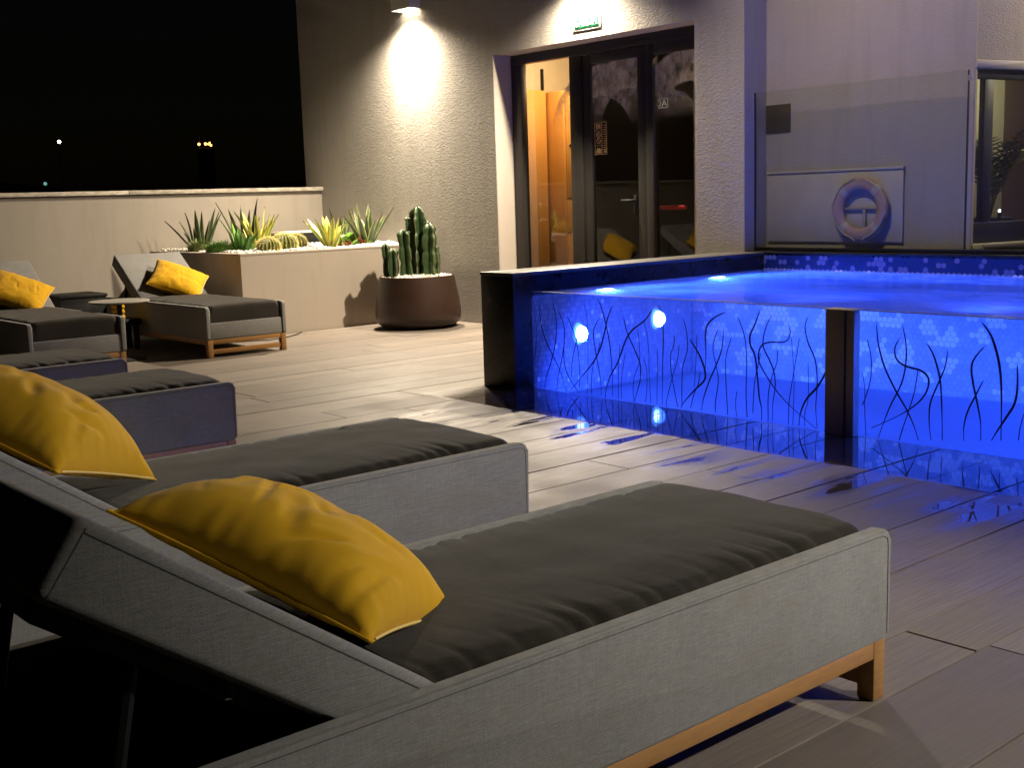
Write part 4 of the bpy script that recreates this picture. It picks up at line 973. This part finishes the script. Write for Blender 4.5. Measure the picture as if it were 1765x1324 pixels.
def m_leaf(name, mid, edge, mottled=0.3, w0=0.55, w1=0.8):
    m, n, l, b = NM(name)
    uv = n.new('ShaderNodeUVMap').outputs[0]; sx = n.new('ShaderNodeSeparateXYZ'); l.new(uv, sx.inputs[0])
    d = math_n(n, l, 'ABSOLUTE', math_n(n, l, 'SUBTRACT', math_n(n, l, 'MULTIPLY', sx.outputs[0], 2.0), 1.0))
    p = tex_coord(n)
    band = noise_t(n, l, mapping(n, l, p, (3, 3, 55)), 1.0, 3, 0.6, 1.5)
    c = mixc(n, l, math_n(n, l, 'MULTIPLY', band, mottled), mid, tuple(min(1, x*2.2+.02) for x in mid))
    c = mixc(n, l, ramp(n, l, d, [(w0, 0), (w1, 1)]), c, edge)
    tip = ramp(n, l, sx.outputs[1], [(0.88, 0), (0.99, 1)])
    c = mixc(n, l, math_n(n, l, 'MULTIPLY', tip, .8), c, (0.13, 0.085, 0.035))
    dry = ramp(n, l, noise_t(n, l, p, 22, 3), [(0.60, 0), (0.72, 1)])
    c = mixc(n, l, math_n(n, l, 'MULTIPLY', dry, .35), c, (0.17, 0.13, 0.05))
    l.new(c, b.inputs['Base Color']); b.inputs['Roughness'].default_value = 0.45
    return m
L_SNAKE = m_leaf('snake_leaf', (0.018, 0.032, 0.010), (0.16, 0.20, 0.06), .5, .70, .9)
L_SNAKEP = m_leaf('snake_leaf_pale', (0.030, 0.055, 0.018), (0.42, 0.42, 0.16), .6, .68, .85)
L_YEL = m_leaf('variegated_leaf', (0.16, 0.26, 0.035), (0.66, 0.58, 0.12), .3, .30, .6)
L_GREEN = m_leaf('aloe_leaf', (0.035, 0.12, 0.014), (0.09, 0.22, 0.03), .3)
L_LIME = m_leaf('lime_leaf', (0.13, 0.30, 0.035), (0.24, 0.42, 0.07), .3)
L_RED = m_leaf('red_leaf', (0.14, 0.022, 0.012), (0.24, 0.09, 0.025), .3)
L_PALM = m_leaf('palm_leaflet', (0.020, 0.034, 0.012), (0.03, 0.05, 0.018), .2)
def leaf(parent, m, az, lean, length, width, curve=0.4, base=(0, 0, 0), thick=.006, fat=0.0, n=9, name='leaf', twist=0.0):
    """one strap leaf: starts upright leaning by `lean`, bends outward by `curve`"""
    bm = bmesh.new(); uvl = bm.loops.layers.uv.new('UVMap'); rows = []
    p = Vector(base); d = Vector((math.cos(az), math.sin(az), 0)); s = Vector((-math.sin(az), math.cos(az), 0))
    if twist: s = (s*math.cos(twist) + d*math.sin(twist))
    for i in range(n+1):
        t = i/n; a = lean + curve*t*t
        tdir = d*math.sin(a) + Vector((0, 0, 1))*math.cos(a); nrm = tdir.cross(s)
        w = width/2*max(.03, (math.sin(math.pi*min(1, .30+.70*t)))**.75 if fat == 0 else (1-t**2.5)**.6)
        fold = .30*w
        rows.append([bm.verts.new(p - s*w + nrm*fold), bm.verts.new(p + nrm*thick*.2), bm.verts.new(p + s*w + nrm*fold), bm.verts.new(p - nrm*(thick + fat*w))])
        p = p + tdir*(length/n)
    us = (0, .5, 1, .5)
    for i in range(n):
        A, B = rows[i], rows[i+1]
        for k in range(4):
            f = bm.faces.new((A[k], A[(k+1) % 4], B[(k+1) % 4], B[k]))
            u0, u1 = us[k], us[(k+1) % 4]
            for lp, uv in zip(f.loops, ((u0, i/n), (u1, i/n), (u1, (i+1)/n), (u0, (i+1)/n))): lp[uvl].uv = uv
    return finish(bm, name, m, parent, 70)
ZS = ZP + .006
def plant(name, label, cat, x, y, group=None): return tag(empty(name, (x, y, ZS)), label, cat, group)
rd = random.Random(11)
def clump(t, m, n, l0, l1, w, lean0, lean1, cur, spread=.05, fat=0.0, twist=0.6):
    for k in range(n):
        az = 2*math.pi*(k + rd.uniform(-.3, .3))/n
        leaf(t, m, az, rd.uniform(lean0, lean1), rd.uniform(l0, l1), w*rd.uniform(.85, 1.15), rd.uniform(.3, 1)*cur, (spread*math.cos(az), spread*math.sin(az), 0), fat=fat, twist=rd.uniform(-twist, twist))
t = plant('snake_plant', 'dark snake plant at the left end of the planter against the parapet', 'plant', 5.36, 10.95)
clump(t, L_SNAKE, 15, .24, .44, .052, .05, .65, .25, .07)
t = plant('snake_plant', 'tall dark spiky snake plant behind the yellow striped agave at left', 'plant', 5.82, 10.9)
clump(t, L_SNAKE, 12, .30, .58, .050, .02, .50, .2, .07)
t = plant('agave', 'yellow striped agave just behind the round barrel cacti', 'plant', 5.69, 10.4)
clump(t, L_YEL, 18, .26, .46, .062, .06, .75, .3, .05)
t = plant('agave', 'yellow striped agave at the front middle of the planter by the pebbles edge', 'plant', 6.17, 9.86)
clump(t, L_YEL, 16, .20, .38, .062, .08, .7, .2, .04)
t = plant('snake_plant', 'green and cream snake plant behind the front yellow agave', 'plant', 6.70, 10.5)
clump(t, L_SNAKEP, 11, .26, .44, .055, .05, .45, .2)
t = plant('snake_plant', 'large snake plant with pale leaf edges at the right end of the planter', 'plant', 6.69, 10.02)
clump(t, L_SNAKEP, 15, .24, .46, .062, .05, .68, .15, .05)
t = plant('aloe', 'bright green aloe with a thick upright leaf left of the barrel cacti', 'plant', 5.36, 10.1)
clump(t, L_GREEN, 15, .15, .27, .055, .35, 1.1, .3, .03, .35)
leaf(t, L_LIME, 2.2, .25, .30, .060, -.1, (-.03, 0, 0), fat=.5); leaf(t, L_LIME, 2.9, .35, .22, .05, -.1, (-.04, .02, 0), fat=.5)
t = plant('bromeliad', 'low rusty red rosette plant in front of the right snake plant', 'plant', 6.42, 10.0)
for q, (dx, dy) in enumerate(((-.10, .02), (.08, .05), (.20, -.02), (0, -.06))):
    for k in range(8):
        az = 2*math.pi*k/8 + q; leaf(t, L_RED if (k+q) % 3 else L_LIME, az, rd.uniform(.6, 1.25), rd.uniform(.09, .15), .055, .2, (dx, dy, 0), fat=.3, n=6)
t = plant('paddle_plant', 'round lime green paddle succulent between the snake plants at right', 'plant', 6.62, 10.28)
for k in range(13):
    az = rd.uniform(0, 6.28); leaf(t, L_LIME, az, rd.uniform(.25, 1.0), rd.uniform(.11, .17), rd.uniform(.09, .12), .2, (.05*math.cos(az), .05*math.sin(az), 0), fat=.25, n=7, name='paddle')
def grass(name, label, x, y, rx, ry, n, h, m, cat='grass clump'):
    t = plant(name, label, cat, x, y); bm = bmesh.new(); uvl = bm.loops.layers.uv.new('UVMap')
    for k in range(n):
        a = rd.uniform(0, 6.28); q = math.sqrt(rd.random()); bx, by = rx*q*math.cos(a), ry*q*math.sin(a)
        az = math.atan2(by, bx) + rd.uniform(-.8, .8); hh = h*rd.uniform(.5, 1)*(1.1-.5*q); ln = rd.uniform(.2, .7)
        sx, sy = -math.sin(az)*.003, math.cos(az)*.003; dx, dy = math.cos(az), math.sin(az)
        v = [bm.verts.new(c) for c in ((bx-sx, by-sy, 0), (bx+sx, by+sy, 0), (bx+dx*hh*.25*ln+sx, by+dy*hh*.25*ln+sy, hh*.65), (bx+dx*hh*.25*ln-sx, by+dy*hh*.25*ln-sy, hh*.65), (bx+dx*hh*ln, by+dy*hh*ln, hh))]
        bm.faces.new(v[:4]); bm.faces.new((v[3], v[2], v[4]))
    o = finish(bm, 'blades', m, t, 0); tag(o, kind='stuff')
grass('grass_clump', 'fine bright green grass tuft left of the aloe in the planter', 5.22, 10.25, .15, .12, 900, .15, L_GREEN)
grass('grass_clump', 'small low green grass tuft directly behind the three barrel cacti', 5.95, 10.5, .16, .10, 600, .12, L_GREEN)
grass('grass_clump', 'dark green grass tuft at the very left corner of the planter', 5.25, 10.75, .10, .14, 600, .16, L_SNAKE)
grass('ground_cover', 'small brownish ground cover patch between the cacti and the front agave', 6.22, 10.45, .13, .10, 350, .05, L_SNAKE, 'ground cover')
M_BARREL = simple('barrel_cactus_green', (0.085, 0.11, 0.022), .6, 0, .3, 20)
M_SPINE = simple('yellow_spine', (0.74, 0.62, 0.20), .6)
def barrel(label, x, y, r):
    t = tag(empty('barrel_cactus', (x, y, ZS-.01)), label, 'cactus', 'round barrel cacti in the planter')
    bm = bmesh.new(); nr = 20; seg = nr*4; prof = []
    rings = []
    for i in range(15):
        a = -1.0 + (1.0+math.pi/2)*i/14; rr = r*math.cos(a)**.9 if i < 14 else .004; z = r*.85*math.sin(a) + r*.62
        rings.append([bm.verts.new((rr*(1+.085*math.cos(nr*2*math.pi*k/seg))*math.cos(2*math.pi*k/seg), rr*(1+.085*math.cos(nr*2*math.pi*k/seg))*math.sin(2*math.pi*k/seg), z)) for k in range(seg)])
    for a, b in zip(rings, rings[1:]):
        for k in range(seg): bm.faces.new((a[k], a[(k+1) % seg], b[(k+1) % seg], b[k]))
    bm.faces.new(rings[-1]); finish(bm, 'body', M_BARREL, t, 60)
    bm = bmesh.new()
    for k in range(nr):
        for i in range(13):
            a = -.5 + 2.0*i/12; az = 2*math.pi*k/nr; c = Vector((r*1.085*math.cos(a)**.9*math.cos(az) if math.cos(a) > 0 else 0, r*1.085*abs(math.cos(a))**.9*math.sin(az), r*.85*math.sin(a)+r*.62))
            nrm = Vector((math.cos(a)*math.cos(az), math.cos(a)*math.sin(az), math.sin(a)))
            for q in range(9):
                d = (nrm + Vector((rd.uniform(-.9, .9), rd.uniform(-.9, .9), rd.uniform(-.9, .9)))).normalized()*rd.uniform(.016, .028); s = d.orthogonal().normalized()*.0013
                bm.faces.new((bm.verts.new(c-s), bm.verts.new(c+s), bm.verts.new(c+d)))
    tag(finish(bm, 'spines', M_SPINE, t, 0), kind='stuff')
barrel('front left and smallest of the round spiny barrel cacti', 5.475, 9.82, .100)
barrel('middle and largest of the three round barrel cacti', 5.72, 9.97, .118)
barrel('rear right barrel cactus, partly behind the middle one', 5.945, 10.14, .108)
t = tag(empty('planter_box', (6.66, 11.1, ZS)), 'low dark box with a pale lid at the back of the planter', 'box')
boxobj('body', (-.20, .17, -.1, .1, 0, .135), M_BLACK, t, .004); boxobj('lid', (-.39, .17, -.11, .11, .136, .158), M_WHITE, t, .004); boxobj('end_block', (-.24, -.2005, -.1, .1, 0, .135), M_WHITE, t, .003)
boxobj('body', (-.39, -.2405, -.08, .08, .03, .135), M_BLACK, t, .003)

# ---- cactus pot
pot = tag(empty('plant_pot', (6.545, 9.0, 0)), 'squat round brown pot with white pebbles beside the rough wall', 'pot')
bm = bmesh.new(); lathe(bm, [(.30, .012), (.345, .02), (.385, .055), (.400, .10), (.398, .17), (.385, .27), (.362, .39), (.347, .478), (.338, .482), (.332, .476), (.334, .44), (.32, .43)], 64); finish(bm, 'pot_body', M_POT, pot, 40)
bm = bmesh.new(); lathe(bm, [(.33, 0), (.34, .006), (.33, .011)], 48); finish(bm, 'saucer', M_BLACK, pot)
bm = bmesh.new(); lathe(bm, [(.329, .431), (.32, .448), (.02, .462)], 32); finish(bm, 'soil', M_SOIL, pot)
pebbles('pebbles', 6.545, 9.0, 0, 0, .456, 950, .012, .022, pot, 9, disc=.318, mound=.022)
def m_cactus():
    m, n, l, b = NM('cactus_skin'); uv = n.new('ShaderNodeUVMap').outputs[0]; sx = n.new('ShaderNodeSeparateXYZ'); l.new(uv, sx.inputs[0])
    p = tex_coord(n, 'obj'); f = noise_t(n, l, p, 14, 4)
    c = mixc(n, l, f, (0.014, 0.036, 0.012), (0.040, 0.080, 0.024))
    c = mixc(n, l, ramp(n, l, sx.outputs[0], [(.90, 0), (.99, 1)]), c, (0.13, 0.14, 0.06))
    l.new(c, b.inputs['Base Color']); b.inputs['Roughness'].default_value = .42; return m
M_CACT = m_cactus()
cac = tag(empty('cactus', (6.545, 9.0, .46)), 'tall dark green ribbed cactus with several columns in the brown pot', 'cactus')
def column(px, py, h, r, ribs, seed, lean=(0, 0), name='cactus_stem', z0=0.0):
    bm = bmesh.new(); uvl = bm.loops.layers.uv.new('UVMap'); seg = ribs*6; n = max(10, int(h/.018)); rings = []; q = random.Random(seed); ph = q.uniform(0, 6); ux = []
    for i in range(n+1):
        t = i/n; z = h*t
        taper = min(1, ((1-t)/.10+.02))**.5 if t > .9 else 1
        node = 1 + .17*math.sin(z*38+ph) + .09*math.sin(z*83+ph*2)
        ring = []
        for k in range(seg):
            a = 2*math.pi*k/seg + ph; rib = abs(math.cos(ribs*a/2)); rib = rib**1.3
            rr = r*taper*(.40 + .60*rib*node)
            ring.append(bm.verts.new((px+lean[0]*t*t + rr*math.cos(a), py+lean[1]*t*t + rr*math.sin(a), z0+z)))
            if i == 0: ux.append(rib)
        rings.append(ring)
    for a, b in zip(rings, rings[1:]):
        for k in range(seg):
            k2 = (k+1) % seg; f = bm.faces.new((a[k], a[k2], b[k2], b[k]))
            for lp, u in zip(f.loops, (ux[k], ux[k2], ux[k2], ux[k])): lp[uvl].uv = (u, 0)
    bm.faces.new(rings[-1]); return finish(bm, name, M_CACT, cac, 50)
# view-right axis on the ground is about (0.76,-0.65)
def rv(s, d=0): return (0.76*s + .65*d, -.65*s + .76*d)
column(*rv(.03, 0), .655, .086, 5, 1)
column(*rv(-.085, -.04), .45, .074, 4, 2, rv(-.02, 0))
column(*rv(.125, -.05), .50, .078, 4, 3, rv(.012, 0))
column(*rv(-.205, -.08), .28, .056, 4, 5)
column(*rv(-.268, -.03), .33, .042, 4, 6, rv(-.01, 0))
column(*rv(.17, .06), .30, .056, 4, 7)
column(*rv(-.045, -.01), .13, .042, 4, 8, rv(-.02, 0), 'cactus_offset', .43)
column(*rv(.095, -.03), .12, .036, 4, 9, rv(.02, 0), 'cactus_offset', .40)
# ---- palm in the room behind the side window
palm = tag(empty('palm_plant', tuple(MC @ Vector((.82, .52, .80)))), 'dark feathery palm standing inside the side window', 'palm')
palm.rotation_euler = (0, 0, ang)
boxobj('pot', (-.12, .12, -.12, .12, 0, .12), M_BLACK, palm, .02, 3)
for k in range(17):
    az = rd.uniform(0, 6.28); ln = rd.uniform(.65, .95); bm = bmesh.new(); uvl = bm.loops.layers.uv.new('UVMap')
    pts = []; p = Vector((0, 0, .1)); le0 = rd.uniform(.1, .45)
    for i in range(15):
        a = le0 + 1.15*(i/14)**1.6; pts.append(p.copy()); p = p + Vector((math.cos(az)*math.sin(a), math.sin(az)*math.sin(a), math.cos(a)))*(ln/14)*.9
    pts = [Vector((v.x*.55, v.y*.55, v.z)) for v in pts]
    tube(bm, pts, .004, 5)
    for i in range(4, 15):
        for s in (-1, 1):
            c = pts[i]; tt = (pts[i]-pts[i-1]).normalized(); sd = tt.cross(Vector((math.cos(az), math.sin(az), .01))).normalized()
            dd = (sd*s*.9 + tt*.7 + Vector((0, 0, -.25))).normalized()*(.17*(1-abs(i-9)/11)); w = tt*.006
            bm.faces.new((bm.verts.new(c-w), bm.verts.new(c+w), bm.verts.new(c+dd*.6+w*.8), bm.verts.new(c+dd), bm.verts.new(c+dd*.6-w*.8)))
    finish(bm, 'frond', L_PALM, palm, 0)
for k, (d, z) in enumerate(((.60, .16), (.72, .165))):  # glowing points added in place of reflections on the window glass
    t = tag(empty('glint_light', tuple(MC @ Vector((d, .36, .80)))), ('left' if k == 0 else 'right') + ' one of two tiny white lights added for reflections in the side window', 'light')
    bm = bmesh.new(); lathe(bm, [(.012, 0), (.014, z-.02), (.006, z-.01)], 10); finish(bm, 'holder', M_BLACK, t)
    bm = bmesh.new(); bmesh.ops.create_icosphere(bm, subdivisions=1, radius=.010, matrix=Matrix.Translation((0, 0, z))); finish(bm, 'glint', emis('cool_glow', (.75, .95, 1), 12), t)
